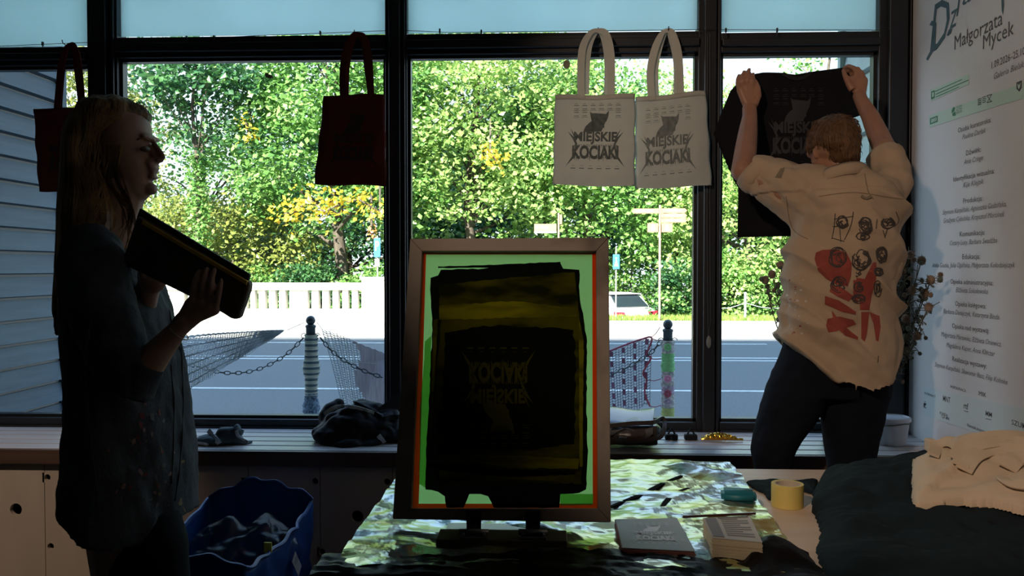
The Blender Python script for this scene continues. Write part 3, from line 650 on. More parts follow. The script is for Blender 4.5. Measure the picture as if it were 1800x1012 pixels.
car.location = (at(1118, 470, 26.0).x, 26.0, cz0); car.rotation_euler = (0, 0, math.radians(122))

# dry leaves on glass
for px, py, lb in ((470, 133, 'small dry brown leaf stuck on the glass left of the red bag'), (996, 113, 'small pale round leaf on the glass left of the cream bags')):
    c = at(px, py, 3.63); bm = B(); quadbox(bm, [c + Vector((.018 * math.cos(a) + .008 * math.cos(a) * math.cos(a), 0, .009 * math.sin(a) - .006 * math.cos(a))) for a in [i * PI / 7 for i in range(14)]] if px < 500 else [c + Vector((.015 * math.cos(a), 0, .019 * math.sin(a))) for a in [i * PI / 8 for i in range(16)]], (0, .0015, 0))
    o = recenter(obj('dry_leaf', bm, mat('dry_leaf', (.45, .33, .22), .8))); tag(o, lb, 'leaf')
# ------------------------------------------------------------------ printed artwork (flat shapes in a unit frame, u 0..1 across, v 0..1 down)
def polys_mesh(polys, maxlen):
    bm = B()
    for pl in polys:
        try: bm.faces.new([bm.verts.new((p[0], p[1], 0)) for p in pl])
        except ValueError: pass
    bmesh.ops.triangulate(bm, faces=bm.faces)
    return refine(bm, maxlen)
def refine(bm, maxlen):
    for _ in range(5):
        e = [e for e in bm.edges if e.calc_length() > maxlen]
        if not e: break
        bmesh.ops.subdivide_edges(bm, edges=e, cuts=1); bmesh.ops.triangulate(bm, faces=[f for f in bm.faces if len(f.verts) > 3])
    return bm
def fit_text(bm, body, cx, cy, wd, ht, jag=0, off=0, seed=0, shear=0, flip=False):
    me = text_mesh(body, 1, shear, offset=off, res=3); xs = [v.co.x for v in me.vertices]; ys = [v.co.y for v in me.vertices]
    mx, my = (max(xs) + min(xs)) / 2, (max(ys) + min(ys)) / 2; sx_, sy_ = wd / (max(xs) - min(xs)), ht / (max(ys) - min(ys))
    vs = []
    for v in me.vertices:
        u, q = (v.co.x - mx) * sx_, -(v.co.y - my) * sy_
        vs.append(bm.verts.new((cx + u, cy + q, 0)))
    for f in me.polygons:
        try: bm.faces.new([vs[i] for i in f.vertices])
        except ValueError: pass
    bpy.data.meshes.remove(me)
def cat_logo():
    """metal-band style lettering, spikes, big-eared cat and rows of small captions"""
    rr = random.Random(5); bm = B()
    def poly(pts): bm.faces.new([bm.verts.new((x, y, 0)) for x, y in pts])
    fit_text(bm, 'MIEJSKIE', .52, .525, .62, .165, off=.035); fit_text(bm, 'KOCIAKI', .52, .71, .66, .18, off=.045)
    # drips and spikes on the letters
    for k in range(26):
        x = .22 + k * .024 + rr.uniform(-.004, .004); poly([(x, .61), (x + .012, .61), (x + .006, .61 + rr.uniform(.015, .05))])
        poly([(x, .76), (x + .016, .76), (x + .008, .76 + rr.uniform(.02, .075))])
        if k % 2: poly([(x, .49), (x + .008, .49), (x + .004, .49 - rr.uniform(.01, .035))]); poly([(x, .64), (x + .01, .64), (x + .005, .64 - rr.uniform(.01, .03))])
    # long corner strokes
    for s in (-1, 1):
        c = .52
        poly([(c + s * .40, .44), (c + s * .30, .52), (c + s * .26, .60), (c + s * .285, .61), (c + s * .33, .53)])
        poly([(c + s * .36, .40), (c + s * .29, .50), (c + s * .27, .55), (c + s * .30, .53)])
        poly([(c + s * .26, .60), (c + s * .285, .60), (c + s * .30, .72), (c + s * .42, .90), (c + s * .29, .77)])
        poly([(c + s * .28, .66), (c + s * .34, .69), (c + s * .29, .71)])
    # cat: head with tall ears and hunched back
    poly([(.34, .45), (.37, .38), (.42, .33), (.46, .305), (.447, .26), (.430, .18), (.455, .20), (.50, .245), (.53, .262), (.575, .250), (.61, .262), (.66, .215), (.705, .17), (.695, .25), (.675, .30), (.655, .325), (.64, .36), (.645, .385), (.62, .40), (.60, .44)])
    # caption rows
    for r_ in range(4):
        for k in range(6):
            x = .20 + k * .12; y = .10 + r_ * .045
            if r_ > 1 and .40 < x < .72: continue
            poly([(x, y), (x + .07, y - .002), (x + .07, y + .006), (x, y + .006)])
            if r_ % 2 == 0: poly([(x + .01, y - .022), (x + .055, y - .022), (x + .05, y - .017), (x + .01, y - .018)])
            if r_ % 2: poly([(x - .01, y + .022), (x + .085, y + .020), (x + .085, y + .024), (x - .01, y + .026)])
    for k in range(6):
        x = .17 + k * .125; poly([(x, .915), (x + .07, .914), (x + .07, .924), (x, .924)]); poly([(x + .015, .885), (x + .055, .885), (x + .055, .889), (x + .015, .889)])
    bmesh.ops.triangulate(bm, faces=bm.faces); refine(bm, .05)
    me = bpy.data.meshes.new('logo'); bm.to_mesh(me); bm.free(); return me
LOGO = cat_logo()
def stamp(me, mapf, tree=None, off=.0015, nrm=None):
    """place a unit-frame mesh through mapf(u,v)->point; optionally drop it onto a surface"""
    out = me.copy()
    for v in out.vertices:
        p = mapf(v.co.x, v.co.y)
        if tree is not None:
            d = (p - CAM).normalized() if nrm is None else -nrm
            h = tree.ray_cast(p - d * .4, d, 1.2)
            if h[0] is not None: p = h[0] - d * off
        v.co = p
    return out
def bilinear(q):
    a, b, c, d = q
    return lambda u, v: a.lerp(b, u).lerp(d.lerp(c, u), v)

# ------------------------------------------------------------------ hanging tote bags
def tote(px4, Y, m, label, straps, logo_q=None, ink=None, seed=0, hook=None, group=None):
    """px4: TL TR BR BL pixel corners of the cloth body"""
    q = [at(x, y, Y) for x, y in px4]; P = bilinear(q); root = empty('tote_bag', (q[0] + q[1]) / 2, label, 'tote bag', group)
    nu, nv = 40, 44; bm = B(); n = Vector((0, -1, 0))
    def S(u, v, s):
        e = min(u, 1 - u) * 6; e = min(1, e); f = min(1, (1 - v) * 8) * .9 + .1; th = .012 * e ** .5 * f
        w = .0035 * NZ((u * 3, v * 4, seed), 1.5) + .002 * math.sin(u * 9 + v * 7 + seed)
        edge = .002 * math.sin(v * 17 + seed) * (1 if u < .5 else -1) * (abs(u - .5) * 2) ** 4
        return P(u, v) + Vector((edge, 0, .0025 * math.sin(u * 7 + seed) * (1 if v > .9 or v < .1 else 0))) + n * (s * th + w)
    for s in (1, -1):
        G = [[bm.verts.new(S(i / nu, j / nv, s)) for j in range(nv + 1)] for i in range(nu + 1)]
        for i in range(nu):
            for j in range(nv): bm.faces.new((G[i][j], G[i][j + 1], G[i + 1][j + 1], G[i + 1][j]) if s > 0 else (G[i][j], G[i + 1][j], G[i + 1][j + 1], G[i][j + 1]))
    bmesh.ops.remove_doubles(bm, verts=bm.verts, dist=.0012)
    me = bpy.data.meshes.new('t'); bm.to_mesh(me); tr = BVHTree.FromBMesh(bm); bm.free()
    obj('bag_body', me, m, root, smooth=True)
    bm = B()
    G = [[bm.verts.new(S(i / nu, j * .028, 1) + n * .002) for j in range(3)] for i in range(nu + 1)]
    for i in range(nu):
        for j in range(2): bm.faces.new((G[i][j], G[i][j + 1], G[i + 1][j + 1], G[i + 1][j]))
    o = obj('hem', bm, m, root, smooth=True); so = o.modifiers.new('s', 'SOLIDIFY'); so.thickness = .0018
    for k, (pts, wd, dy) in enumerate(straps):
        bm = B(); pp = smoothpath([at(x, y, Y - dy) for x, y in pts], 7); ribbon(bm, pp, [wd * (1 - .45 * math.exp(-((i / len(pp) - .5) / .12) ** 2)) for i in range(len(pp))], .003, Vector((.15 * (1 if k else -1), -1, 0)).normalized()); obj('handle', bm, m, root, smooth=False, bevel=.0008)
    if logo_q:
        f = bilinear([at(x, y, Y - .01) for x, y in logo_q]); obj('print', stamp(LOGO, f, tr, .0012, n), ink, root)
    bm = B(); hx = at(hook[0], hook[1], 3.53); tube(bm, [hx + Vector((0, .03, -.01)), hx + Vector((0, -.0, -.006)), hx + Vector((0, -.05, .0)), hx + Vector((0, -.055, .012))], .002, 6); tag(recenter(obj('hook', bm, M_frame)), 'small dark wire hook holding the ' + hook[2], 'hook')
    return root
M_cream = mat('cream_canvas', (.70, .68, .60), .9, var=.05, vscale=20, bump=.25, bscale=700, trans=.28)
M_redc = mat('red_canvas', (.17, .02, .014), .9, var=.2, vscale=10, bump=.25, bscale=600, trans=.10)
M_inkb = mat('faded_black_ink', (.05, .07, .065), .85, col2=(.14, .16, .15), vscale=60, cut=(.3, .75))
M_inkf = mat('pale_black_ink', (.12, .145, .14), .85, col2=(.25, .27, .26), vscale=60, cut=(.3, .75))
M_inkr = mat('black_ink_on_red', (.05, .015, .015), .8)
tote([(975, 168), (1117, 166), (1116, 328), (972, 325)], 3.47, M_cream, 'cream tote bag with black cat print, left one of the pair',
     [([(1022, 172), (1021, 130), (1024, 85), (1038, 58), (1052, 54), (1066, 62), (1074, 100), (1074, 172)], .030, .012), ([(1030, 166), (1031, 120), (1036, 80), (1050, 56), (1062, 70), (1068, 110), (1067, 166)], .026, -.006)],
     [(985, 172), (1107, 171), (1105, 308), (981, 306)], M_inkb, 1, (1050, 60, 'left cream tote bag'), 'cream tote bags with cat print')
tote([(1116, 172), (1241, 160), (1251, 326), (1116, 332)], 3.50, M_cream, 'cream tote bag with fainter cat print, right one hanging over the mullion',
     [([(1146, 176), (1143, 130), (1150, 90), (1163, 60), (1174, 54), (1183, 62), (1193, 100), (1196, 170)], .030, .012), ([(1153, 172), (1152, 120), (1160, 80), (1172, 56), (1181, 72), (1189, 110), (1190, 168)], .026, -.006)],
     [(1112, 183), (1227, 170), (1232, 312), (1112, 322)], M_inkf, 2, (1172, 58, 'right cream tote bag'), 'cream tote bags with cat print')
tote([(569, 169), (676, 166), (679, 327), (552, 324)], 3.48, M_redc, 'dark red tote bag hanging beside the middle black mullion',
     [([(604, 174), (603, 130), (608, 90), (620, 64), (630, 60), (640, 66), (648, 100), (651, 150), (652, 172)], .030, .012), ([(608, 172), (610, 120), (617, 82), (628, 62), (640, 80), (645, 120), (652, 170)], .022, -.006)],
     [(575, 172), (672, 172), (672, 312), (562, 308)], M_inkr, 3, (628, 64, 'dark red tote bag by the middle mullion'))
tote([(59, 191), (178, 191), (176, 338), (68, 336)], 3.48, M_redc, 'red tote bag hanging behind the woman\'s head at far left',
     [([(100, 195), (104, 150), (108, 110), (116, 85), (124, 79), (131, 85), (139, 120), (145, 195)], .030, .012), ([(104, 192), (108, 140), (113, 100), (122, 80), (130, 92), (136, 130), (143, 190)], .022, -.006)],
     [(66, 200), (168, 200), (168, 325), (72, 322)], M_inkr, 4, (122, 81, 'red tote bag behind the woman'))

# ------------------------------------------------------------------ table and silk screen
ZT = .75
TX0, TX1, TY0, TY1 = onz(690, 870, ZT).x, 1.42, 1.46, at(1000, 822, 0 or 1).y * 0 + onz(1150, 822, ZT).y
table = empty('work_table', ((TX0 + TX1) / 2, (TY0 + TY1) / 2, 0), 'light wooden work table carrying the printing screen and fabric piles', 'table')
M_tab = mat('birch_table_top', (.62, .46, .32), .45, var=.12, vscale=6, stretch=(.5, 5, 1))
bm = B(); box(bm, (TX0, TY0, ZT - .03), (TX1, TY1, ZT)); obj('tabletop', bm, M_tab, table, bevel=.003)
for x in (TX0 + .06, TX1 - .06):
    for y in (TY0 + .06, TY1 - .06): bm = B(); box(bm, (x - .025, y - .025, 0), (x + .025, y + .025, ZT - .03)); obj('leg', bm, M_frame, table)
bm = B(); box(bm, (TX0 + .06, TY0 + .05, ZT - .1), (TX1 - .06, TY0 + .07, ZT - .03)); box(bm, (TX0 + .06, TY1 - .07, ZT - .1), (TX1 - .06, TY1 - .05, ZT - .03)); obj('apron', bm, M_frame, table)
# crumpled foil sheet
M_foil = bpy.data.materials.new('crumpled_foil'); M_foil.use_nodes = True; n_ = M_foil.node_tree; p_ = n_.nodes['Principled BSDF']
p_.inputs['Metallic'].default_value = .75; p_.inputs['Roughness'].default_value = .2
t_ = n_.nodes.new('ShaderNodeTexCoord'); nz_ = n_.nodes.new('ShaderNodeTexNoise'); nz_.inputs['Scale'].default_value = 3; nz_.inputs['Detail'].default_value = 3; nz_.inputs['Distortion'].default_value = 1.2
r_ = n_.nodes.new('ShaderNodeValToRGB'); r_.color_ramp.elements[0].color = (.42, .50, .52, 1); r_.color_ramp.elements[1].color = (.58, .58, .24, 1); r_.color_ramp.elements[0].position = .42; r_.color_ramp.elements[1].position = .56
b_ = n_.nodes.new('ShaderNodeBump'); b_.inputs['Strength'].default_value = .2; b_.inputs['Distance'].default_value = .01; v_ = n_.nodes.new('ShaderNodeTexVoronoi'); v_.inputs['Scale'].default_value = 16
n_.links.new(t_.outputs['Object'], nz_.inputs[0]); n_.links.new(t_.outputs['Object'], v_.inputs['Vector']); n_.links.new(nz_.outputs[0], r_.inputs[0]); n_.links.new(r_.outputs[0], p_.inputs['Base Color']); n_.links.new(v_.outputs['Distance'], b_.inputs['Height']); n_.links.new(b_.outputs[0], p_.inputs['Normal'])
FX1a, FX1b = onz(1282, 822, ZT).x, onz(1400, 990, ZT).x
def foilz(x, y):
    c = noise.voronoi(Vector((x * 5 + y, y * 6, 0)))[0][0] * .9 + noise.voronoi(Vector((x * 13, y * 15 - x * 3, 4)))[0][0] * .5 + noise.voronoi(Vector((x * 34, y * 30, 7)))[0][0] * .16
    big = max(0, NZ((x * 1.5 + y * 2.2, x - y * .5, 5), 3) - .15) * .05
    return ZT + .003 + c * .017 + big * .5
bm = B(); NX, NY = 150, 110; G = []
for i in range(NX + 1):
    row = []
    for j in range(NY + 1):
        y = TY1 + .004 - j / NY * (TY1 - TY0 - .03); x1 = FX1a + (FX1b - FX1a) * (j / NY); x = TX0 - .10 + (x1 - TX0 + .10) * i / NX + .006 * NZ((0, y, 2), 20) * (i == NX)
        z = foilz(x, y)
        if x < TX0 - .012:   # falls over the table's left edge
            d = TX0 - .012 - x; z = ZT + .004 - d * 2.6 + .004 * NZ((x, y, 1), 30); x = TX0 - .014 - d * .35 - .006 * NZ((0, y, d), 14)
        row.append(bm.verts.new((x, y, z)))
    G.append(row)
for i in range(NX):
    for j in range(NY): bm.faces.new((G[i][j], G[i][j + 1], G[i + 1][j + 1], G[i + 1][j]))
foil = recenter(obj('foil_sheet', bm, M_foil)); tag(foil, 'crumpled silver and gold foil sheet spread over the left half of the table', 'foil sheet')
# narrow matte black strips laid on the foil
M_dk = mat('dark_plastic_film', (.008, .007, .007), .45, bump=.3, bscale=30, spec=.12)
for lb, pts, wd in (('long dark twisted strip lying across the foil right of the screen', [(1070, 892), (1100, 880), (1130, 868), (1165, 850), (1198, 836)], .014), ('short dark curled strip on the foil behind the soap', [(1160, 897), (1172, 880), (1190, 866), (1210, 858)], .013)):
    bm = B(); pp = smoothpath([onz(x, y, ZT + .016) for x, y in pts], 6); ribbon(bm, pp, [wd * (.5 + .5 * math.sin(PI * (i + 1) / (len(pp) + 1))) for i in range(len(pp))], .003, Vector((0, 0, 1))); tag(recenter(obj('dark_strip', bm, mat('matte_black', (.008, .008, .009), .95, spec=.05))), lb, 'plastic strip')
# black bin liner along the table front
bm = B(); NX, NY = 120, 26; G = []
xa, xb = TX0 - .04, onz(1412, 985, ZT).x
for i in range(NX + 1):
    row = []
    for j in range(NY + 1):
        t = i / NX; x = xa + (xb - xa) * t; k = j / NY; yf = TY0 + .135 - .02 * math.sin(t * 9) - .03 * (1 - t)
        z = ZT + .016 + .012 * abs(NZ((x, k, 0), 12)) + .006 * abs(NZ((x, k, 3), 34)); y = yf - k * .22
        if t > .86: z += .03 * math.sin((t - .86) / .14 * PI) * math.sin(min(1, k * 2.2 + .05) * PI); y += .07 * math.sin((t - .86) / .14 * PI) * (1 - k)
        if y < TY0 - .012: z -= (TY0 - .012 - y) * 2.5; y = TY0 - .016 - (TY0 - .012 - y) * .1
        row.append(bm.verts.new((x, y + .004 * NZ((x, z, 1), 20), z)))
    G.append(row)
for i in range(NX):
    for j in range(NY): bm.faces.new((G[i][j], G[i][j + 1], G[i + 1][j + 1], G[i + 1][j]))
tag(recenter(obj('bin_liner', bm, M_dk, smooth=True)), 'crinkled black plastic bin liner along the front edge of the table', 'plastic bag')

# screen
P0, P1 = at(882, 916, 1.70), at(895.5, 417.5, 1.87)
ux = (at(1074, 918, 1.70) - at(690, 912, 1.70)).normalized(); vy = (P1 - P0).normalized(); nn = ux.cross(vy).normalized()
if nn.y > 0: nn = -nn
SCR = empty('silk_screen', P0, 'tall wooden printing screen with green mesh and dark ink, clamped upright on the table', 'printing screen')
def SP(px, py, off=0): return onp(px, py, P0 + nn * off, nn)
M_fw = mat('stained_frame_wood', (.155, .13, .105), .8, col2=(.06, .045, .035), vscale=9, stretch=(1, 1, 1), cut=(.25, .5), bump=.1, bscale=80)
out_ = [(721, 419), (1070, 417), (1074, 918), (690, 912)]; inn = [(742, 441), (1048, 441), (1051, 893), (723, 893)]
for k in range(4):
    k2 = (k + 1) % 4; bm = B(); quadbox(bm, [SP(*out_[k]), SP(*out_[k2]), SP(*inn[k2]), SP(*inn[k])], -nn * .028); bmesh.ops.recalc_face_normals(bm, faces=bm.faces); obj('frame_rail', bm, M_fw, SCR, bevel=.002)
def transmat(name, col, tr, op=0.0, col2=None, stretch=None, cut=(.4, .6), vscale=6):
    m = bpy.data.materials.new(name); m.use_nodes = True; n = m.node_tree; n.nodes.remove(n.nodes['Principled BSDF'])
    t = n.nodes.new('ShaderNodeBsdfTranslucent'); d = n.nodes.new('ShaderNodeBsdfDiffuse'); x = n.nodes.new('ShaderNodeMixShader'); x.inputs[0].default_value = tr
    t.inputs[0].default_value = (*col, 1); d.inputs[0].default_value = (*col, 1)
    n.links.new(d.outputs[0], x.inputs[1]); n.links.new(t.outputs[0], x.inputs[2]); last = x
    if col2:
        tc = n.nodes.new('ShaderNodeTexCoord'); mp = n.nodes.new('ShaderNodeMapping'); mp.inputs['Scale'].default_value = stretch; nz = n.nodes.new('ShaderNodeTexNoise'); nz.inputs['Scale'].default_value = vscale; nz.inputs['Detail'].default_value = 6; r = n.nodes.new('ShaderNodeValToRGB')
        r.color_ramp.elements[0].color = (*col, 1); r.color_ramp.elements[1].color = (*col2, 1); r.color_ramp.elements[0].position, r.color_ramp.elements[1].position = cut
        n.links.new(tc.outputs['Object'], mp.inputs[0]); n.links.new(mp.outputs[0], nz.inputs[0]); n.links.new(nz.outputs[0], r.inputs[0]); n.links.new(r.outputs[0], t.inputs[0]); n.links.new(r.outputs[0], d.inputs[0])
    if op:
        p = n.nodes.new('ShaderNodeBsdfTransparent'); p.inputs[0].default_value = (*col, 1); y = n.nodes.new('ShaderNodeMixShader'); y.inputs[0].default_value = op
        n.links.new(last.outputs[0], y.inputs[1]); n.links.new(p.outputs[0], y.inputs[2]); last = y
    n.links.new(last.outputs[0], n.nodes['Material Output'].inputs[0]); return m
M_mesh = transmat('green_screen_mesh', (.52, .98, .36), .9)
bm = B(); bm.faces.new([bm.verts.new(SP(x, y, -.016)) for x, y in inn]); mesh_part = obj('mesh_fabric', bm, M_mesh, SCR)
def layer(name, pts, m, off, jag=0, seed=0, parent=None):
    rr = random.Random(seed); P = []
    for i, (a, b) in enumerate(zip(pts, pts[1:] + pts[:1])):
        L = math.dist(a, b); n = max(1, int(L / 9)) if jag else 1
        for k in range(n): t = k / n; P.append((a[0] + (b[0] - a[0]) * t + rr.uniform(-jag, jag) * (k > 0), a[1] + (b[1] - a[1]) * t + rr.uniform(-jag, jag) * (k > 0)))
    bm = B(); bm.faces.new([bm.verts.new(SP(x, y, off)) for x, y in P]); bmesh.ops.triangulate(bm, faces=bm.faces); return obj(name, bm, m, parent or mesh_part)
M_or = transmat('orange_tape', (.95, .055, .006), .75); M_ink = transmat('black_ink_film', (.004, .005, .004), .5)
M_olive = transmat('thin_ink_film', (.065, .07, .004), .6, col2=(.012, .015, .003), stretch=(1.5, 1, 5), cut=(.42, .62), vscale=5)
M_olive2 = transmat('thin_olive_film', (.17, .175, .006), .6, col2=(.07, .075, .005), stretch=(1, 1, 6), cut=(.45, .6), vscale=5)
M_gd = transmat('mesh_darker_green', (.22, .52, .13), .85)  # darker green tone for patches on the mesh
def ring(o, i, off, m, name):
    bm = B(); a = [bm.verts.new(SP(x, y, off)) for x, y in o]; b = [bm.verts.new(SP(x, y, off)) for x, y in i]
    for k in range(4): bm.faces.new((a[k], a[(k + 1) % 4], b[(k + 1) % 4], b[k]))
    return obj(name, bm, m, mesh_part)
ring(inn, [(749, 447), (1041, 447), (1042, 885), (736, 885)], -.0155, M_or, 'orange_tape_border')
layer('green_patch', [(747, 600), (758, 590), (757, 690), (752, 860), (737, 850), (738, 720), (745, 640)], M_gd, -.0152, .6, 3)
layer('green_patch', [(985, 868), (1043, 868), (1042, 887), (985, 888)], M_gd, -.0152)
ink = [(757, 488), (770, 484), (775, 474), (850, 472), (900, 466), (985, 462), (990, 472), (1018, 474), (1019, 520), (1026, 560), (1032, 600), (1031, 700), (1033, 800), (1030, 860), (1018, 866), (985, 868), (983, 892), (868, 892), (858, 872), (845, 868), (825, 868), (815, 892), (785, 892), (782, 872), (770, 864), (748, 860), (750, 780), (757, 640), (760, 560), (757, 520)]
layer('ink_layer', ink, M_ink, -.0148, 1.0, 5)
layer('ink_layer', [(770, 500), (1010, 478), (1016, 530), (1022, 590), (1024, 800), (1022, 850), (765, 845), (768, 640), (776, 560)], M_olive, -.0144, 1.5, 6)
layer('ink_layer', [(772, 537), (900, 529), (1016, 542), (1014, 556), (900, 558), (772, 562)], M_olive2, -.014, 1.2, 7)
layer('ink_layer', [(772, 800), (900, 800), (1018, 806), (1016, 824), (900, 822), (830, 812), (772, 808)], M_olive2, -.014, 1, 8)
layer('ink_layer', [(762, 562), (770, 560), (762, 700), (758, 790), (757, 720)], M_olive2, -.0139, .6, 9)
layer('ink_layer', [(1018, 560), (1026, 600), (1024, 820), (1019, 820), (1018, 700)], M_olive2, -.0139, .6, 10)
layer('ink_layer', [(772, 826), (870, 836), (1010, 832), (1010, 846), (900, 842), (772, 856)], M_olive2, -.0139, .8, 12)
layer('ink_layer', [(755, 812), (830, 822), (1010, 828), (1012, 834), (900, 838), (820, 832), (756, 822)], M_ink, -.0137, .8, 13)
layer('ink_layer', [(782, 585), (850, 572), (960, 575), (1008, 580), (1012, 640), (1010, 780), (930, 790), (850, 786), (784, 788), (778, 700)], M_ink, -.0138, 2, 11)
layer('ink_streak', [(770, 468), (850, 466), (985, 460), (985, 464), (900, 470), (770, 471)], M_ink, -.0148, .7, 14)
q4 = [(800, 792), (945, 792), (945, 590), (800, 590)]
f = lambda u, v: SP(795 + 155 * u, 800 - 205 * v, -.0132)
obj('stencil_print', stamp(LOGO, f), transmat('stencil_ghost', (.035, .038, .006), .5), mesh_part)
# hinge clamps and board
M_st = mat('worn_steel', (.22, .22, .22), .35, metal=.85, var=.4, vscale=30)
BRD = empty('hinge_board', onz(882, 955, ZT), 'small dark wooden board holding two screen hinge clamps on the table', 'board')
A_, B_ = onz(766, 962, ZT + .012), onz(997, 962, ZT + .012); yb_ = onz(880, 930, ZT + .028).y
bm = B(); box(bm, (A_.x, A_.y, ZT + .012), (B_.x, yb_, ZT + .028)); obj('plank', bm, mat('dark_board', (.10, .075, .055), .5, var=.4, vscale=8, stretch=(.5, 4, 4)), BRD, bevel=.002)
bm = B(); box(bm, (A_.x + .01, yb_ + .002, ZT + .010), (B_.x, yb_ + .06, ZT + .022)); tag(recenter(obj('white_board', bm, mat('pale_melamine', (.6, .63, .66), .35), bevel=.001)), 'pale narrow board strip lying behind the hinge board', 'board')
for px, lb in ((833, 'steel hinge clamp gripping the screen, left one of two'), (937, 'steel hinge clamp gripping the screen, right one of two')):
    c = empty('hinge_clamp', at(px, 940, A_.y + .01), lb, 'hinge clamp', 'hinge clamps')
    a = onz(px, 945, ZT + .029); bm = B(); boxc(bm, (a.x, a.y + .004, ZT + .031), (.052, .03, .005)); obj('base_plate', bm, M_st, c, bevel=.001)
    bm = B(); tube(bm, [(a.x - .028, a.y + .004, ZT + .039), (a.x + .028, a.y + .004, ZT + .039)], .006, 10); obj('hinge_pin', bm, M_st, c, smooth=True)
    bm = B(); s0 = SP(px - 13, 896, .003); s1 = SP(px + 13, 896, .003); s2 = SP(px + 13, 922, .003); s3 = SP(px - 13, 922, .003); quadbox(bm, [s0, s1, s2, s3], nn * .004); quadbox(bm, [s3, s2, Vector((a.x + .014, a.y + .0, ZT + .034)), Vector((a.x - .014, a.y + .0, ZT + .034))], nn * .004)
    bmesh.ops.recalc_face_normals(bm, faces=bm.faces); obj('jaw', bm, mat('inky_steel', (.03, .03, .03), .4, metal=.6), c, bevel=.001)
    for dx in (-.02, .02): bm = B(); ball(bm, (a.x + dx, a.y - .004, ZT + .036), .004, seg=8, rings=6); obj('bolt', bm, M_st, c)

# ------------------------------------------------------------------ small things on the table
sheet_m = mat('grey_leaflet', (.33, .38, .42), .6, var=.08, vscale=8); pap = mat('cream_paper', (.55, .48, .33), .8)
def stack(name, label, cat, q, z0, n, th, mcover, medge, group=None, jit=.002, seed=0, cover=True):
    """q: four pixel corners of the top sheet at height z0+n*th"""
    rr = random.Random(seed); zt_ = z0 + n * th; pts = [onz(x, y, zt_) for x, y in q]; c = sum(pts, Vector()) / 4; root = empty(name, (c.x, c.y, z0), label, cat, group)
    for k in range(n):
        dx, dy = (rr.uniform(-jit, jit), rr.uniform(-jit, jit)) if k < n - 1 else (0, 0); bm = B(); z = z0 + k * th
        quadbox(bm, [Vector((p.x + dx, p.y + dy, z)) for p in pts], (0, 0, th * .9)); bmesh.ops.recalc_face_normals(bm, faces=bm.faces); obj('sheet', bm, mcover if (k == n - 1 and cover) else medge, root)
    return root, pts, zt_
rk, pts, zt_ = stack('leaflet_stack', 'stack of grey leaflets with white spiky logo on the foil', 'leaflets', [(1082, 912), (1190, 910), (1222, 968), (1094, 962)], ZT + .014, 9, .0016, sheet_m, mat('pinkish_paper', (.30, .12, .10), .8), jit=.003, seed=4)
f = bilinear([p + Vector((0, 0, .0008)) for p in pts]); g = lambda u, v: f(.08 + u * .84, .10 + v * .8)
obj('logo', stamp(LOGO, g), mat('logo_white', (.62, .66, .72), .6), rk)
rk, pts, zt_ = stack('card_stack', 'thin pile of light blue cards between the leaflets and the book block', 'cards', [(1190, 924), (1228, 924), (1245, 978), (1205, 978)], ZT + .012, 5, .0015, mat('light_blue_card', (.30, .48, .50), .6), pap, seed=5)
rk, pts, zt_ = stack('paper_block', 'thick pile of small printed cards with yellowed edges', 'cards', [(1236, 910), (1318, 906), (1340, 952), (1252, 944)], ZT + .012, 20, .0022, mat('printed_card', (.48, .46, .42), .7, var=.1, vscale=20), pap, jit=.0012, seed=6)
f = bilinear([p + Vector((0, 0, .0008)) for p in pts]); M_tx = mat('print_grey', (.20, .20, .21), .8); bm = B()
for k in range(9):
    v = .12 + k * .09; a, b = (.34, .9) if k % 3 else (.34, .7); quadbox(bm, [f(a, v), f(b, v), f(b, v + .022), f(a, v + .022)], (0, 0, .0004))
quadbox(bm, [f(.03, .05), f(.26, .05), f(.26, .95), f(.03, .95)], (0, 0, .0004)); quadbox(bm, [f(.3, .03), f(.95, .03), f(.95, .07), f(.3, .07)], (0, 0, .0004)); bmesh.ops.recalc_face_normals(bm, faces=bm.faces); obj('printed_lines', bm, M_tx, rk)
# soap box
c = onz(1298, 868, ZT + .03); bm = B(); boxc(bm, (0, 0, 0), (.078, .05, .026)); bmesh.ops.bevel(bm, geom=bm.edges[:], offset=.007, segments=3, affect='EDGES'); bmesh.ops.transform(bm, matrix=Matrix.Translation((c.x, c.y, ZT + .027)) @ Matrix.Rotation(-.15, 4, 'Z'), verts=bm.verts)
tag(recenter(obj('soap_bar', bm, mat('teal_plastic', (.01, .14, .19), .5), smooth=True)), 'rounded teal soap bar on the foil beside the tape roll', 'soap bar')
# tape roll
c = onz(1390, 895, ZT); tr_ = empty('tape_roll', (c.x, c.y + .02, ZT), 'yellow roll of masking tape standing on the bare table', 'tape roll')
R0, R1, H = .036, .029, .052; bm = B(); sg = 40; cy = c.y + .028
for (ra, za), (rb, zb2) in (((R0, 0), (R0, H)), ((R0, H), (R1, H)), ((R1, H), (R1, 0)), ((R1, 0), (R0, 0))):
    A2 = [bm.verts.new((c.x + ra * math.cos(2 * PI * k / sg), cy + ra * math.sin(2 * PI * k / sg), ZT + .0005 + za)) for k in range(sg)]; B2 = [bm.verts.new((c.x + rb * math.cos(2 * PI * k / sg), cy + rb * math.sin(2 * PI * k / sg), ZT + .0005 + zb2)) for k in range(sg)]
    for k in range(sg): bm.faces.new((A2[k], A2[(k + 1) % sg], B2[(k + 1) % sg], B2[k]))
bmesh.ops.remove_doubles(bm, verts=bm.verts, dist=.0001); obj('tape', bm, mat('masking_tape', (.62, .50, .14), .55), tr_)
bm = B()
A2 = []
for ra, za in ((R1 - .0002, .0006), (R1 - .0002, H), (R1 - .003, H), (R1 - .003, .0006)): A2.append([bm.verts.new((c.x + ra * math.cos(2 * PI * k / sg), cy + ra * math.sin(2 * PI * k / sg), ZT + za)) for k in range(sg)])
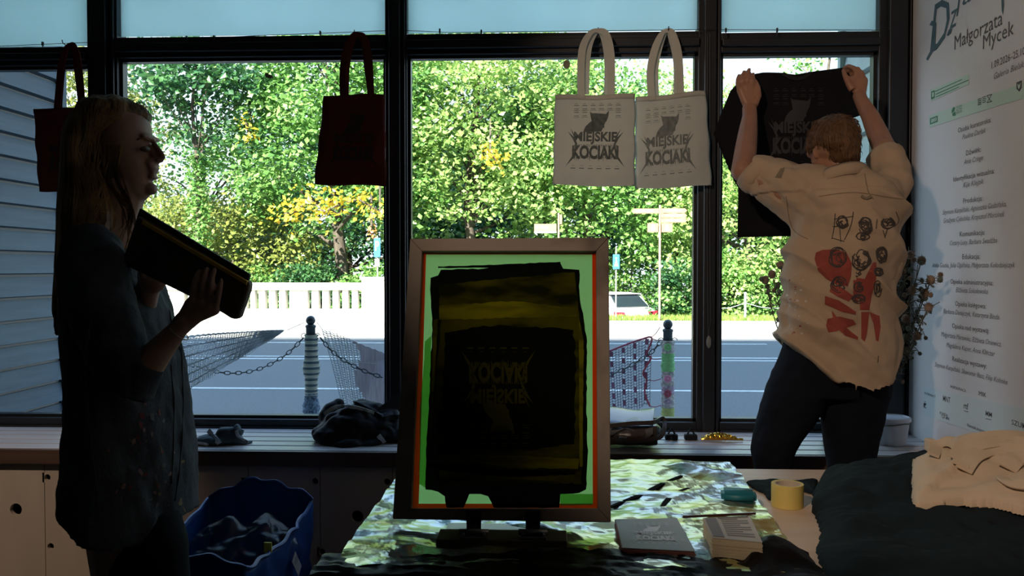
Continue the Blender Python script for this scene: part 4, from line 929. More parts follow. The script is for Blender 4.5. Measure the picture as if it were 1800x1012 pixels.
for a, b in zip(A2, A2[1:] + A2[:1]):
    for k in range(sg): bm.faces.new((a[k], a[(k + 1) % sg], b[(k + 1) % sg], b[k]))
obj('cardboard_core', bm, mat('cardboard', (.50, .42, .33), .8), tr_)
bm = B(); tube(bm, [onz(1200, 908, ZT + .022), onz(1328, 902, ZT + .022)], .0028, 6); tag(recenter(obj('pencil', bm, mat('dark_lacquer', (.04, .015, .015), .3))), 'thin dark pencil lying behind the pile of printed cards', 'pencil')

# ------------------------------------------------------------------ heaps of cloth on the table
def heap(name, label, cat, outline, zf, m, res=130, parent=None, zbase=ZT, th=.004, soft=.05):
    """cloth heap: outline polygon in metres on the table plane, height from zf(x,y,d) with d the distance to the edge"""
    P = [Vector((p[0], p[1])) for p in outline]; xs = [p.x for p in P]; ys = [p.y for p in P]
    def inside(x, y):
        c = False
        for a, b in zip(P, P[1:] + P[:1]):
            if (a.y > y) != (b.y > y) and x < (b.x - a.x) * (y - a.y) / (b.y - a.y) + a.x: c = not c
        return c
    def dist(x, y):
        d = 9
        for a, b in zip(P, P[1:] + P[:1]):
            ab = b - a; t = max(0, min(1, ((x - a.x) * ab.x + (y - a.y) * ab.y) / max(ab.length_squared, 1e-9))); d = min(d, math.hypot(x - a.x - ab.x * t, y - a.y - ab.y * t))
        return d
    x0, x1, y0, y1 = min(xs), max(xs), min(ys), max(ys); st = max(x1 - x0, y1 - y0) / res; bm = B(); V = {}
    nx, ny = int((x1 - x0) / st) + 1, int((y1 - y0) / st) + 1
    for i in range(nx + 1):
        for j in range(ny + 1):
            x, y = x0 + i * st, y0 + j * st; w = .006 * NZ((x, y, 9), 25)
            if inside(x + w, y + w): V[i, j] = bm.verts.new((x, y, zf(x, y, dist(x, y))))
    for (i, j) in list(V):
        k = [(i, j), (i + 1, j), (i + 1, j + 1), (i, j + 1)]
        if all(q in V for q in k): bm.faces.new([V[q] for q in k])
    bmesh.ops.delete(bm, geom=[v for v in bm.verts if not v.link_faces], context='VERTS')
    # skirt down to what it lies on
    be = [e for e in bm.edges if e.is_boundary]; r = bmesh.ops.extrude_edge_only(bm, edges=be)
    for v in [g for g in r['geom'] if isinstance(g, bmesh.types.BMVert)]: v.co.z = zbase(v.co.x, v.co.y) if callable(zbase) else zbase + .002
    bmesh.ops.smooth_vert(bm, verts=[v for v in bm.verts if not v.is_boundary], factor=.5, use_axis_x=True, use_axis_y=True, use_axis_z=True)
    o = obj(name, bm, m, smooth=True); recenter(o); tag(o, label, cat); return o
def T(px, py, z=ZT): p = onz(px, py, z); return (p.x, p.y)
def folds(x, y, s=1, sd=0):
    q = (x * .9 + y * .5 + .15 * NZ((x, y, sd), 4), y * .35 - x * .2, sd); return (abs(NZ(q, 13 * s)) * .6 + abs(NZ((x, y, sd + 4), 22 * s)) * .25 + abs(NZ((x, y, sd), 6 * s)) * .6)
bx0 = T(1440, 830)[0]
ol = [T(1448, 835), T(1428, 870), T(1425, 900), T(1442, 940), T(1432, 975), T(1445, 1012), (T(1445, 1012)[0], TY0 + .005), (TX1, TY0 + .005), (TX1 + .03, 2.0), (TX1 + .02, TY1 - .02), (1.05, TY1 - .01), (.95, TY1 - .04), T(1500, 836)]
def zb_black(x, y, d):
    cx = math.exp(-(((x - .98) / .26) ** 2 + ((y - 2.02) / .22) ** 2)) * .072 + math.exp(-(((x - 1.25) / .25) ** 2 + ((y - 1.8) / .25) ** 2)) * .055
    return ZT + .006 + min(1, d / .07) ** .5 * (.035 + cx + (folds(x, y, 1, 2) - .4) * .042)
M_navy = mat('dark_teal_cotton', (.013, .022, .027), .95, spec=.12, bump=.15, bscale=300, var=.3, vscale=4)
heap('shirt_pile', 'rumpled pile of black and dark teal t-shirts at the right end of the table', 'shirts', ol, zb_black, M_navy, 150)
ol = [T(1311, 850), T(1350, 848), T(1400, 850), T(1438, 846), T(1434, 872), T(1410, 866), T(1380, 880), T(1350, 880), T(1340, 868), T(1322, 860)]
heap('shirt_sleeve', 'flat dark sleeve tongue lying on the table behind the tape roll', 'sleeve', ol, lambda x, y, d: ZT + .004 + min(1, d / .02) ** .5 * (.008 + .012 * folds(x, y, 1.5, 6)), M_navy, 70)
zc_ = .86
def U(px, py): p = onz(px, py, zc_); return (p.x, p.y)
def zb_soft(x, y): return ZT + .04 + math.exp(-(((x - .98) / .26) ** 2 + ((y - 2.02) / .22) ** 2)) * .072 + math.exp(-(((x - 1.25) / .25) ** 2 + ((y - 1.8) / .25) ** 2)) * .055 + .012
ol = [U(1603, 800), U(1612, 808), U(1640, 803), U(1680, 796), U(1740, 796), (1.44, TY1 - .03), (1.44, 1.79), U(1800, 862), U(1760, 856), U(1700, 848), U(1608, 848), U(1602, 836)]
heap('canvas_bags_pile', 'pile of folded beige canvas tote bags heaped on the black shirts', 'canvas bags', ol, lambda x, y, d: zb_soft(x, y) + min(1, d / .06) ** .5 * (.008 + .040 * folds(x * .8, y * .8, 1, 11)) + .012 * (1 if y + .25 * math.sin(x * 3) > 1.98 + .01 * NZ((x, y, 0), 8) else 0) * min(1, d / .03), mat('beige_canvas', (.60, .48, .35), .9, bump=.2, bscale=500, spec=.2), 130, zbase=lambda x, y: zb_soft(x, y) - .012)
M_bei = MATS['beige_canvas']
hb = empty('tangled_canvas_straps', onz(1740, 800, .90), 'bunch of beige canvas bag handles looped over the beige pile', 'bag handles')
_pl = [o for o in bpy.data.objects if o.name.startswith('canvas_bags_pile')][0]; _bm = bmesh.new(); _bm.from_mesh(_pl.data); bmesh.ops.transform(_bm, matrix=Matrix.Translation(_pl.location), verts=_bm.verts); PT = BVHTree.FromBMesh(_bm); _bm.free()
def onpile(x, y):
    p = at(x, y, 1.96); d = (p - CAM).normalized(); h = PT.ray_cast(CAM, d, 9); return h[0] - d * .022 if h[0] is not None else p
for pts, wd in (([(1688, 818), (1700, 792), (1730, 778), (1790, 776), (1850, 790)], .034), ([(1680, 806), (1695, 782), (1735, 768), (1795, 766), (1850, 776)], .032), ([(1694, 826), (1712, 802), (1745, 790), (1800, 790), (1850, 804)], .034), ([(1640, 800), (1650, 782), (1672, 780), (1690, 792)], .026), ([(1770, 822), (1782, 808), (1800, 806), (1840, 818)], .04), ([(1760, 838), (1775, 848), (1800, 852), (1840, 856)], .026)):
    bm = B(); pp = smoothpath([onpile(x, y) for x, y in pts], 6); ribbon(bm, pp, wd, .004, Vector((0, -.55, .8)).normalized()); obj('strap', bm, M_bei, hb, bevel=.001)
bm = B(); c = onz(1636, 782, .88); boxc(bm, c, (.02, .03, .03)); ball(bm, c + Vector((.045, 0, .002)), (.03, .02, .02)); o = obj('cloth_corner', organic(bm, .003, 3), M_bei, hb)

# ------------------------------------------------------------------ things on the bench
M_nyl = mat('black_nylon', (.010, .011, .015), .65, bump=.2, bscale=40, spec=.2); M_refl = mat('grey_tape', (.42, .45, .46), .4)
def H(px, py, Y): return at(px, py, Y)
def wrinkle(a, s): return lambda p, n: a * (abs(NZ(p, s)) + .5 * abs(NZ(p, s * 2.3, 3)) - .35)
bm = B()
for x, y, Y, r in ((620, 752, 3.32, (.13, .10, .085)), (595, 762, 3.30, (.11, .09, .055)), (655, 757, 3.34, (.13, .10, .07)), (640, 740, 3.36, (.10, .08, .08)), (585, 735, 3.38, (.055, .06, .06)), (598, 722, 3.40, (.03, .03, .045)), (693, 765, 3.34, (.09, .09, .05)), (675, 738, 3.36, (.08, .06, .05)), (620, 775, 3.28, (.13, .10, .025))): ball(bm, H(x, y, Y), r)
bp = empty('backpack', (H(625, 780, 3.32).x, 3.32, ZB), 'slouched black backpack on the bench left of the printing screen', 'backpack')
me = organic(bm, .007, 4, wrinkle(.024, 10)); 
for v in me.vertices: v.co.z = max(v.co.z, ZB + .002)
tb = bvh(me); obj('bag_body', me, M_nyl, bp)
def drape(pts, Y, wd, th, tree, off=.004):
    out = []
    for p in smoothpath([at(x, y, Y) for x, y in pts], 8):
        d = (p - CAM).normalized(); h = tree.ray_cast(CAM, d, 9)
        if h[0] is not None: out.append(h[0] - d * off)
        elif not out: out.append(p)
    return out
for pts, wd in (([(570, 728), (590, 716), (620, 716), (650, 724), (672, 732)], .018), ([(672, 737), (690, 733), (703, 733)], .02), ([(665, 765), (675, 778)], .018), ([(622, 708), (650, 722), (670, 735)], .02)):
    bm = B(); ribbon(bm, drape(pts, 3.3, wd, .003, tb, .006), wd, .003); obj('strap', bm, M_refl if wd < .02 else M_nyl, bp)
bm = B(); ribbon(bm, [H(668, 728, 3.33), H(690, 712, 3.37), H(706, 700, 3.4)], .05, .006); obj('strap', bm, M_nyl, bp)
# striped cloth at left
bm = B()
for x, y, r in ((385, 772, (.10, .06, .022)), (360, 778, (.07, .05, .014)), (400, 764, (.05, .04, .035)), (416, 760, (.02, .03, .035)), (350, 782, (.04, .04, .008)), (425, 778, (.04, .03, .008))): ball(bm, H(x, y, 3.24), r)
me = organic(bm, .005, 3, wrinkle(.012, 14))
for v in me.vertices: v.co.z = max(v.co.z, ZB + .002)
tb = bvh(me); cl = obj('striped_cloth', me, mat('dark_slate_cloth', (.05, .075, .09), .85, bump=.1, bscale=200)); recenter(cl); tag(cl, 'crumpled dark slate cloth with white stripes on the bench beside the woman', 'cloth')
for pts, wd in (([(366, 756), (378, 770), (392, 787)], .020), ([(345, 778), (360, 780), (370, 784)], .010), ([(415, 756), (420, 768), (436, 777)], .012), ([(427, 755), (424, 764)], .012)):
    bm = B(); ribbon(bm, drape(pts, 3.24, wd, .002, tb, .004), wd, .002); obj('white_stripe', bm, mat('white_band', (.55, .58, .62), .7), cl)
# satchel
sb = empty('satchel', (H(1115, 775, 3.25).x, 3.25, ZB), 'dark leather satchel lying on the bench right of the printing screen', 'satchel')
M_lea = mat('dark_leather', (.045, .035, .033), .32, bump=.15, bscale=60)
bm = B(); ball(bm, H(1105, 757, 3.26), (.13, .12, .052)); boxc(bm, H(1100, 757, 3.26), (.22, .19, .075)); me = organic(bm, .006, 8, wrinkle(.004, 12))
for v in me.vertices: v.co.z = max(v.co.z, ZB + .002)
obj('bag_body', me, M_lea, sb)
bm = B(); G = []
for i in range(25):
    row = []
    for j in range(17):
        u, v = i / 24, j / 16; p = at(1052 + 102 * u - 8 * v * (u - .5), 0, 3.36 - .2 * v); row.append(bm.verts.new((p.x, 3.37 - .22 * v, H(1110, 718, 3.36).z + .006 * math.sin(u * 7) - .035 * v ** 1.6 - (.02 * max(0, v - .85) * 6 + .02 * (v > .95) * math.sin(u * 9)))))
    G.append(row)
for i in range(24):
    for j in range(16): bm.faces.new((G[i][j], G[i][j + 1], G[i + 1][j + 1], G[i + 1][j]))
o = obj('flap', bm, mat('lit_leather', (.11, .11, .12), .22), sb, smooth=True); so = o.modifiers.new('s', 'SOLIDIFY'); so.thickness = .004  # flap colour lightened for the light falling on its top
bm = B(); pp = smoothpath([H(1072, 748, 3.135), H(1110, 744, 3.13), H(1148, 742, 3.15), H(1165, 735, 3.25), H(1168, 752, 3.2), H(1160, 768, 3.16), H(1130, 774, 3.14), H(1085, 776, 3.14)], 5); ribbon(bm, pp, .016, .004); obj('strap', bm, M_lea, sb)
bm = B(); boxc(bm, H(1095, 772, 3.135), (.03, .008, .018)); obj('buckle', bm, M_st, sb, bevel=.002)
# small dark clips
for px, lb in ((1180, 'small black plastic clip on the bench beside the satchel'), (1214, 'small black plastic clip on the bench beside the gold wrapper')):
    c = H(px, 766, 3.38); e = empty('clip', (c.x, 3.38, ZB), lb, 'clip', 'black clips on the bench'); bm = B(); boxc(bm, (c.x, 3.38, ZB + .012), (.05, .03, .022)); obj('clip_body', bm, M_nyl, e, bevel=.005)
    bm = B(); tube(bm, [(c.x - .012, 3.38, ZB + .023), (c.x, 3.38, ZB + .045), (c.x + .014, 3.38, ZB + .023)], .004, 6); obj('lever', bm, M_nyl, e)
# gold wrapper
bm = B(); G = []
for i in range(60):
    t = i / 59; px = 1232 + 74 * t; py = 762 + 6 * t; rr = .004 + .010 * math.sin(PI * min(1, t * 1.15)) ** .7 * (1 if .12 < t < .85 else .8); c = H(px, py, 3.36); c.z = ZB + .004 + rr
    G.append([bm.verts.new((c.x, c.y + rr * math.cos(a) * (1 + .35 * NZ((t * 9, a, 0), 2)), c.z + rr * math.sin(a) * (1 + .45 * NZ((t * 9, a, 5), 2)))) for a in [2 * PI * k / 14 for k in range(14)]])
for a, b in zip(G, G[1:]):
    for k in range(14): bm.faces.new((a[k], a[(k + 1) % 14], b[(k + 1) % 14], b[k]))
bm.faces.new(G[0]); bm.faces.new(G[-1][::-1]); tag(recenter(obj('gold_wrapper', bm, mat('gold_foil', (.75, .42, .06), .25, metal=1))), 'crumpled gold foil wrapper on the bench below the right mullion', 'wrapper')
# white bucket
c = H(1568, 782, 3.28); bk = empty('bucket', (1.37, 3.33, ZB), 'white plastic paint bucket with lid on the bench behind the man', 'bucket')
c = Vector((at(1568, 780, 3.33).x, 3.33, ZB)); M_bk = mat('white_bucket_plastic', (.55, .58, .64), .4, col2=(.2, .2, .3), vscale=14, cut=(.28, .33))
bk.location = (c.x, c.y, ZB); bm = B(); lathe(bm, c, [(.050, 0.002), (.062, .095)], 36); obj('pail', bm, M_bk, bk, smooth=False)
bm = B(); lathe(bm, c, [(.064, .090), (.067, .092), (.067, .104), (.060, .108), (.0585, .104)], 36); obj('lid', bm, mat('white_lid', (.6, .62, .68), .35), bk)
bm = B(); tube(bm, [c + Vector((.064 * math.cos(a), .064 * math.sin(a), .088 - .018 * abs(math.sin(a / 2 + .6)))) for a in [PI + i * PI / 12 for i in range(13)]], .002, 6); obj('bail_handle', bm, M_st, bk)
# dried thistles in green glass vase
vz = empty('vase', (at(1468, 760, 3.42).x, 3.42, ZB), 'green glass vase on the bench between the man\'s legs', 'vase'); c = Vector((at(1468, 760, 3.42).x, 3.42, ZB))
bm = B(); lathe(bm, c, [(.045, .002), (.055, .04), (.052, .12), (.03, .17), (.034, .20), (.030, .20), (.026, .17), (.047, .12), (.050, .04), (.040, .008)], 28); o = obj('glass_body', bm, glassmat('green_glass', (.45, .62, .40), .12, .05), vz, smooth=True)
th = empty('thistle_bouquet', c + Vector((0, 0, .01)), 'dried thistle branches fanning out of the vase behind the man', 'dried flowers')
M_stem = mat('dry_stem', (.12, .10, .06), .9); M_th = mat('thistle_head', (.30, .21, .15), .95, var=.5, vscale=40); M_thg = mat('thistle_leaf', (.15, .18, .14), .95, var=.4, vscale=30)
rr = random.Random(8); heads = []
ends = [((1600, 448), 3.22), ((1620, 458), 3.18), ((1636, 492), 3.13), ((1586, 475), 3.24), ((1632, 540), 3.14), ((1612, 590), 3.17), ((1603, 510), 3.2), ((1625, 515), 3.15), ((1592, 560), 3.2), ((1357, 482), 3.40), ((1372, 466), 3.42), ((1345, 492), 3.36), ((1385, 500), 3.4)]
bmS = B(); bmH = B(); bmG = B()
def head(c, r, bmh):
    ball(bmh, c, (r, r, r * 1.15), seg=10, rings=7)
    for k in range(26):
        d = Vector((rr.gauss(0, 1), rr.gauss(0, 1), rr.gauss(.2, 1))).normalized(); s = d.orthogonal().normalized() * r * .16; t2 = d.cross(s).normalized() * r * .16; p = c + d * r * .8; q = c + d * r * rr.uniform(1.3, 1.9)
        vs = [bmh.verts.new(x) for x in (p + s, p - s * .5 + t2, p - s * .5 - t2, q)]
        for f_ in ((0, 1, 3), (1, 2, 3), (2, 0, 3)): bmh.faces.new([vs[i] for i in f_])
for (px, py), Y in ends:
    e = at(px, py, Y); s0 = c + Vector((rr.uniform(-.015, .015), rr.uniform(-.015, .015), .02)); m1 = c + Vector((rr.uniform(-.02, .02), 0, .21)); m2 = m1.lerp(e, .55) + Vector((.05 if px > 1500 else -.04, 0, -.06)); m2.x = min(m2.x, 1.44); e.x = min(e.x, 1.44)
    pp = smoothpath([s0, m1, m2, e], 10); tube(bmS, pp, [.0035 * (1 - .5 * i / len(pp)) for i in range(len(pp))], 6); head(e, .015, bmH)
    for k in range(22):
        i = rr.randrange(16, len(pp) - 1); p = pp[i]; d = Vector((rr.gauss(0, 1), rr.gauss(0, .6), rr.gauss(.5, .7))).normalized(); q = p + d * rr.uniform(.02, .055); q.x = min(q.x, 1.46); tube(bmS, [p, p.lerp(q, .5) + Vector((0, 0, .004)), q], .0014, 5)
        if k % 2: head(q, rr.uniform(.006, .010), bmH if k % 4 == 1 else bmG)
        else:
            for j in range(5):
                dd = Vector((rr.gauss(0, 1), rr.gauss(0, 1), rr.gauss(0, 1))).normalized() * .016; vs = [bmG.verts.new(v) for v in (p, p + dd + Vector((.003, 0, .002)), p + dd * 1.4, p + dd - Vector((.003, 0, .002)))]; bmG.faces.new(vs)
obj('stems', bmS, M_stem, th, smooth=True); tag(obj('flower_heads', bmH, M_th, th), kind='stuff'); tag(obj('thorny_leaves', bmG, M_thg, th), kind='stuff')

# blue shopping bag on the floor
M_bb = mat('blue_woven_plastic', (.003, .05, .22), .5, bump=.1, bscale=400, trans=.15)
bg = empty('blue_bag', (-1.0, 2.5, 0), 'large blue woven plastic bag standing open on the floor below the bench', 'shopping bag')
xr, xl, yf, yk, zr = at(547, 905, 2.85).x, -1.16, 2.2, 2.88, .50
bm = B()
def wallz(p): return p
def bagpt(t, k):
    """t around the rim 0..4, k height 0..1"""
    cs_ = [(xr, yk), (xl, yk), (xl, yf), (xr, yf)]; i = int(t) % 4; u = t - int(t); a, b = cs_[i], cs_[(i + 1) % 4]; x, y = a[0] + (b[0] - a[0]) * u, a[1] + (b[1] - a[1]) * u
    cx, cy = (xr + xl) / 2, (yf + yk) / 2; s = .86 + .14 * k; x, y = cx + (x - cx) * s, cy + (y - cy) * s
    w = .02 * NZ((t * 1.7, k * 2, 0), 1.6) * k + .006 * NZ((t * 5, k * 6, 3), 2); top = zr + .035 * math.sin(t * 3.1) + .02 * NZ((t * 3, 0, 0), 2) + (.03 if i == 0 else 0) * math.sin(u * PI)
    return Vector((x + w * (1 if i in (0, 3) else .4), y + w, .005 + k * top))
NT, NK = 160, 30; G = [[bm.verts.new(bagpt(4 * i / NT, j / NK)) for j in range(NK + 1)] for i in range(NT)]
for i in range(NT):
    for j in range(NK): bm.faces.new((G[i][j], G[(i + 1) % NT][j], G[(i + 1) % NT][j + 1], G[i][j + 1]))
bm.faces.new([G[i][0] for i in range(NT)]); o = obj('bag_body', bm, M_bb, bg, smooth=True); so = o.modifiers.new('s', 'SOLIDIFY'); so.thickness = .002
bm = B(); tube(bm, [bagpt(4 * i / NT, 1.0) for i in range(NT + 1)], .006, 6, caps=False); obj('rim_seam', bm, M_bb, bg)
bm = B(); p0_, p1_ = at(516, 978, 2.52), at(527, 1002, 2.5); xx = xr + .012; ribbon(bm, [Vector((xx, onx(516, 978, xx).y, onx(516, 978, xx).z)), Vector((xx, onx(527, 1003, xx).y, onx(527, 1003, xx).z))], .035, .002, Vector((1, -.1, 0)).normalized()); obj('tag', bm, mat('pale_tag', (.45, .42, .42), .6), bg)
bm = B(); ball(bm, (-1.0, 2.62, .36), (.15, .12, .13)); ball(bm, (-.90, 2.66, .40), (.10, .10, .10)); me = organic(bm, .01, 2, wrinkle(.05, 9)); o = obj('plastic_wrap', me, glassmat('clear_film', (.80, .84, .86), .04, .3)); recenter(o); tag(o, 'crumpled clear plastic wrap stuffed inside the blue bag', 'plastic wrap')
bm = B(); boxc(bm, (at(471, 962, 2.42).x, 2.42, at(471, 962, 2.42).z), (.022, .004, .03)); tag(recenter(obj('yellow_label', bm, mat('yellow_paper', (.65, .55, .03), .6))), 'small yellow label on the plastic inside the blue bag', 'label')
# ------------------------------------------------------------------ the woman at left, in profile facing right
YW = 1.97
def W(px, py, dy=0): return at(px, py, YW + dy)
def px_(n): return n * YW / F
M_ws = mat('paint_stained_denim', (.075, .088, .105), .9, col2=(.038, .044, .056), vscale=9, bump=.2, bscale=120, spec=.15)
M_hair = mat('dark_blond_hair', (.34, .21, .08), .5, col2=(.09, .05, .022), vscale=22, stretch=(6, 3, .25), bump=.4, bscale=40, spec=.3)
M_wt = mat('black_trousers', (.008, .009, .012), .9, spec=.1)
bm = B()
# skull, face, neck, torso core, arms, legs as overlapping volumes -> one surface
loft(bm, [(200, 179, 232, 179, 0, .035), (183, 190, 254, 192, 0, .056), (170, 208, 264, 208, 0, .070), (162, 228, 268, 228, 0, .075), (160, 246, 270, 246, 0, .075), (162, 258, 268, 258, 0, .072), (166, 270, 267, 270, 0, .067), (172, 284, 271, 284, 0, .062), (180, 298, 271, 298, 0, .056), (190, 312, 269, 312, 0, .050), (200, 326, 269, 326, 0, .044), (214, 339, 266, 340, 0, .036), (230, 348, 258, 350, 0, .022)], YW, 32)
tube(bm, [W(269, 247), W(275, 258), W(283, 270), W(289, 279)], [px_(3.5), px_(4.5), px_(5.5), px_(4.2)], 10); ball(bm, W(280, 282), (px_(7), .014, px_(4)))
ball(bm, W(270, 296), (px_(8), .022, px_(5))); ball(bm, W(271, 302), (px_(5.5), .019, px_(2.4))); ball(bm, W(270, 312), (px_(6.5), .019, px_(4.2))); ball(bm, W(265, 332), (px_(11), .020, px_(11)))
ball(bm, W(265, 243), (px_(7), .045, px_(6)))
capsule(bm, W(262, 262), px_(8), W(274, 277), px_(6)); ball(bm, W(268, 290), (px_(9), .024, px_(12)))
tube(bm, [W(218, 318), W(212, 350), W(200, 390), W(190, 425)], [.056, .052, .056, .075], 14)
loft(bm, [(165, 412, 225, 412, 0, .05), (150, 435, 232, 435, 0, .12), (135, 470, 245, 470, 0, .15), (135, 600, 285, 600, 0, .14), (140, 850, 315, 840, 0, .14), (150, 930, 310, 925, 0, .12)], YW, 24)
# right (near) arm with hand
sh, el, wr = W(168, 452, -.17), W(236, 668, -.215), W(313, 578, -.205)
capsule(bm, sh, .055, el, .040); tube(bm, [el, el.lerp(wr, .3), el.lerp(wr, .65), wr, W(326, 562, -.203)], [px_(28), px_(27), px_(21), px_(15.5), px_(17)], 14)
for a, b, r0, r1 in (((318, 572), (338, 535), 16, 17), ((322, 574), (354, 535), 16, 17), ((328, 570), (368, 538), 14, 15), ((335, 562), (378, 545), 12, 11)):
    capsule(bm, W(*a, -.205), px_(r0 * .8), W(*b, -.205), px_(r1 * .75))
fg = [((338, 532), (340, 508), (345, 489), (350, 477), 5.6), ((353, 530), (355, 506), (359, 486), (363, 472), 5.8), ((368, 532), (370, 508), (373, 487), (377, 474), 5.6), ((380, 538), (384, 520), (387, 504), (389, 492), 5.0)]
for a, b, c, d, r0 in fg: tube(bm, [W(*a, -.207), W(*b, -.217), W(*c, -.212), W(*d, -.205)], [px_(r0 * 1.1), px_(r0), px_(r0 * .92), px_(r0 * .72)], 10); ball(bm, W(*d, -.205), px_(r0 * .74), seg=10, rings=8)
tube(bm, [W(335, 560, -.17), W(345, 540, -.145), W(348, 522, -.130), W(346, 505, -.130)], [px_(10), px_(9), px_(8.5), px_(7)], 10); ball(bm, W(346, 505, -.130), px_(7))
# far arm supports the tool from behind
fs, fe, fw = W(180, 455, .17), W(225, 640, .16), W(262, 500, -.06)
capsule(bm, fs, .052, fe, .038); capsule(bm, fe, .038, fw, .026)
ball(bm, W(268, 485, -.10), (.035, .018, .040))
for k in range(4): tube(bm, [W(256 + k * 9, 478, -.10), W(260 + k * 9, 460, -.105), W(264 + k * 9, 446, -.115)], [.0085, .008, .0065], 8)
tube(bm, [W(258, 495, -.1), W(250, 480, -.12), W(248, 468, -.13)], [.010, .009, .007], 8)
for s in (-1, 1): capsule(bm, W(215, 900, s * .09), .085, W(235, 1180, s * .09), .055); capsule(bm, W(235, 1180, s * .09), .055, W(225, 1420, s * .09), .038); capsule(bm, W(215, 1435, s * .09), .035, W(300, 1440, s * .10), .028)
me = organic(bm, .0036, 2)
woman = obj('person', me, M_skin2, smooth=True)
b0 = Vector((W(220, 470).x, YW, 0)); me.transform(Matrix.Translation(-b0)); woman.location = b0
tag(woman, 'long-haired person at left in a paint-stained dark shirt, in profile, holding a squeegee up', 'person')
# eye, brow, brow hair
bm = B(); ball(bm, W(255, 262, -.036), (px_(8), .014, px_(5))); obj('eye', bm, mat('eye_white', (.16, .14, .13), .5), woman, smooth=True)
bm = B(); tube(bm, smoothpath([W(240, 246, -.064), W(252, 242, -.058), W(263, 247, -.046)], 4), .0020, 6); obj('eyebrow', bm, M_hair, woman)
# shirt
bm = B()
loft(bm, [(140, 405, 225, 408, 0, .06), (115, 425, 246, 425, 0, .13), (104, 455, 262, 452, 0, .19), (100, 500, 285, 495, 0, .20), (100, 550, 305, 545, 0, .20), (103, 600, 316, 600, 0, .20), (107, 650, 326, 650, 0, .205), (110, 700, 335, 700, 0, .21), (107, 760, 342, 755, 0, .215), (102, 810, 348, 800, 0, .22), (99, 812, 350, 862, 0, .22, 8), (97, 838, 352, 904, 0, .22, 42)], YW, 56)
tube(bm, [W(160, 432, -.13), W(165, 470, -.18), W(180, 545, -.20), W(205, 620, -.215), W(232, 668, -.215)], [px_(48), px_(56), px_(54), px_(48), px_(42)], 18)
tube(bm, [W(224, 690, -.215), W(238, 655, -.215), W(254, 630, -.214)], [px_(42), px_(41), px_(37)], 18)
tube(bm, [W(175, 432, .12), W(185, 520, .17), W(220, 630, .16)], [px_(48), px_(50), px_(44)], 16)
def shirt_wr(p, n):
    q = Vector((p.x * 1.0, p.y * 1.0, p.z * .45)); return .010 * (abs(noise.noise(q * 9)) - .25) + .006 * (abs(noise.noise(q * 21 + Vector((3, 1, 2)))) - .2) + .003 * noise.noise(p * 30)
me = organic(bm, .006, 3, shirt_wr); wshirt = bvh(me); shirt_o = obj('shirt', me, M_ws, woman, smooth=True)
def curve_strip(pts, Y, wd, tree, off=.002, th=.002, n=5):
    out = []
    for p in smoothpath([at(x, y, Y) for x, y in pts], n):
        d = (p - CAM).normalized(); h = tree.ray_cast(CAM, d, 9); out.append(h[0] - d * off if h[0] is not None and (h[0] - p).length < .6 else None)
    return [o for o in out if o is not None]
def blob(name, cx, cy, rx, ry, Y, tree, m, parent, seed, off=.0016, n=22, jag=.35, rot=0):
    rr = random.Random(seed); bm = B(); c = []; 
    for k in range(n):
        a = 2 * PI * k / n; q = 1 + rr.uniform(-jag, jag); dx, dy = rx * q * math.cos(a), ry * q * math.sin(a); c.append((cx + dx * math.cos(rot) - dy * math.sin(rot), cy + dx * math.sin(rot) + dy * math.cos(rot)))
    return decal(name, [c], Y, tree, m, parent, off)
def decal(name, polys, Y, tree, m, parent, off=.0016, fine=.012):
    bm = B()
    for c in polys: 
        try: bm.faces.new([bm.verts.new((x * Y / F, y * Y / F, 0)) for x, y in c])
        except ValueError: pass
    bmesh.ops.triangulate(bm, faces=bm.faces); refine(bm, fine)
    bad = []
    for v in bm.verts:
        p = at(v.co.x * F / Y, v.co.y * F / Y, Y); d = (p - CAM).normalized(); h = tree.ray_cast(CAM, d, 9)
        if h[0] is None or (h[0] - p).length > .55: bad.append(v)
        else: v.co = h[0] - d * off
    bmesh.ops.delete(bm, geom=bad, context='VERTS')
    if not bm.faces: bm.free(); return None
    return obj(name, bm, m, parent)
rr = random.Random(31)
st = [mat('stain_red', (.16, .03, .03), .8), mat('stain_grey', (.10, .105, .11), .8), mat('stain_pink', (.20, .12, .12), .8), mat('stain_ochre', (.14, .10, .04), .8)]
for k in range(46):
    x, y = rr.gauss(265, 42), rr.gauss(790, 75)
    if 130 < x < 335 and 640 < y < 930: blob('paint_stain', x, y, rr.uniform(1, 4), rr.uniform(1.5, 7), YW, wshirt, st[k % 4], shirt_o, 300 + k, rot=rr.uniform(-.6, .6), n=9)
for i, pts in enumerate(([(318, 600), (322, 700), (318, 800), (308, 880)], [(300, 640), (306, 720), (302, 850)], [(296, 500), (300, 560), (318, 620)], [(160, 560), (150, 640), (158, 760), (175, 900)])):
    pp = curve_strip(pts, YW, .003, wshirt)
    if len(pp) > 3: bm = B(); ribbon(bm, pp, [.004 * abs(math.sin(j * .9 + i)) + .001 for j in range(len(pp))], .001); obj('paint_stain', bm, st[1], shirt_o)
# trousers
bm = B()
for s in (-1, 1): loft(bm, [(172, 900, 315, 890, s * .06, .09), (178, 960, 330, 950, s * .075, .095), (180, 1060, 335, 1060, s * .09, .10), (190, 1200, 315, 1200, s * .095, .09), (197, 1400, 300, 1400, s * .10, .08)], YW, 24)
obj('trousers', organic(bm, .009, 4, lambda p, n: .006 * NZ(p, 9)), M_wt, woman)
for s in (-1, 1):
    bm = B(); c = W(245, 1450, s * .1); c.z = 0; ball(bm, c + Vector((.03, 0, .045)), (.13, .045, .045)); 
    for v in bm.verts: v.co.z = max(v.co.z, .002)
    obj('shoe', bm, M_frame, woman, smooth=True)
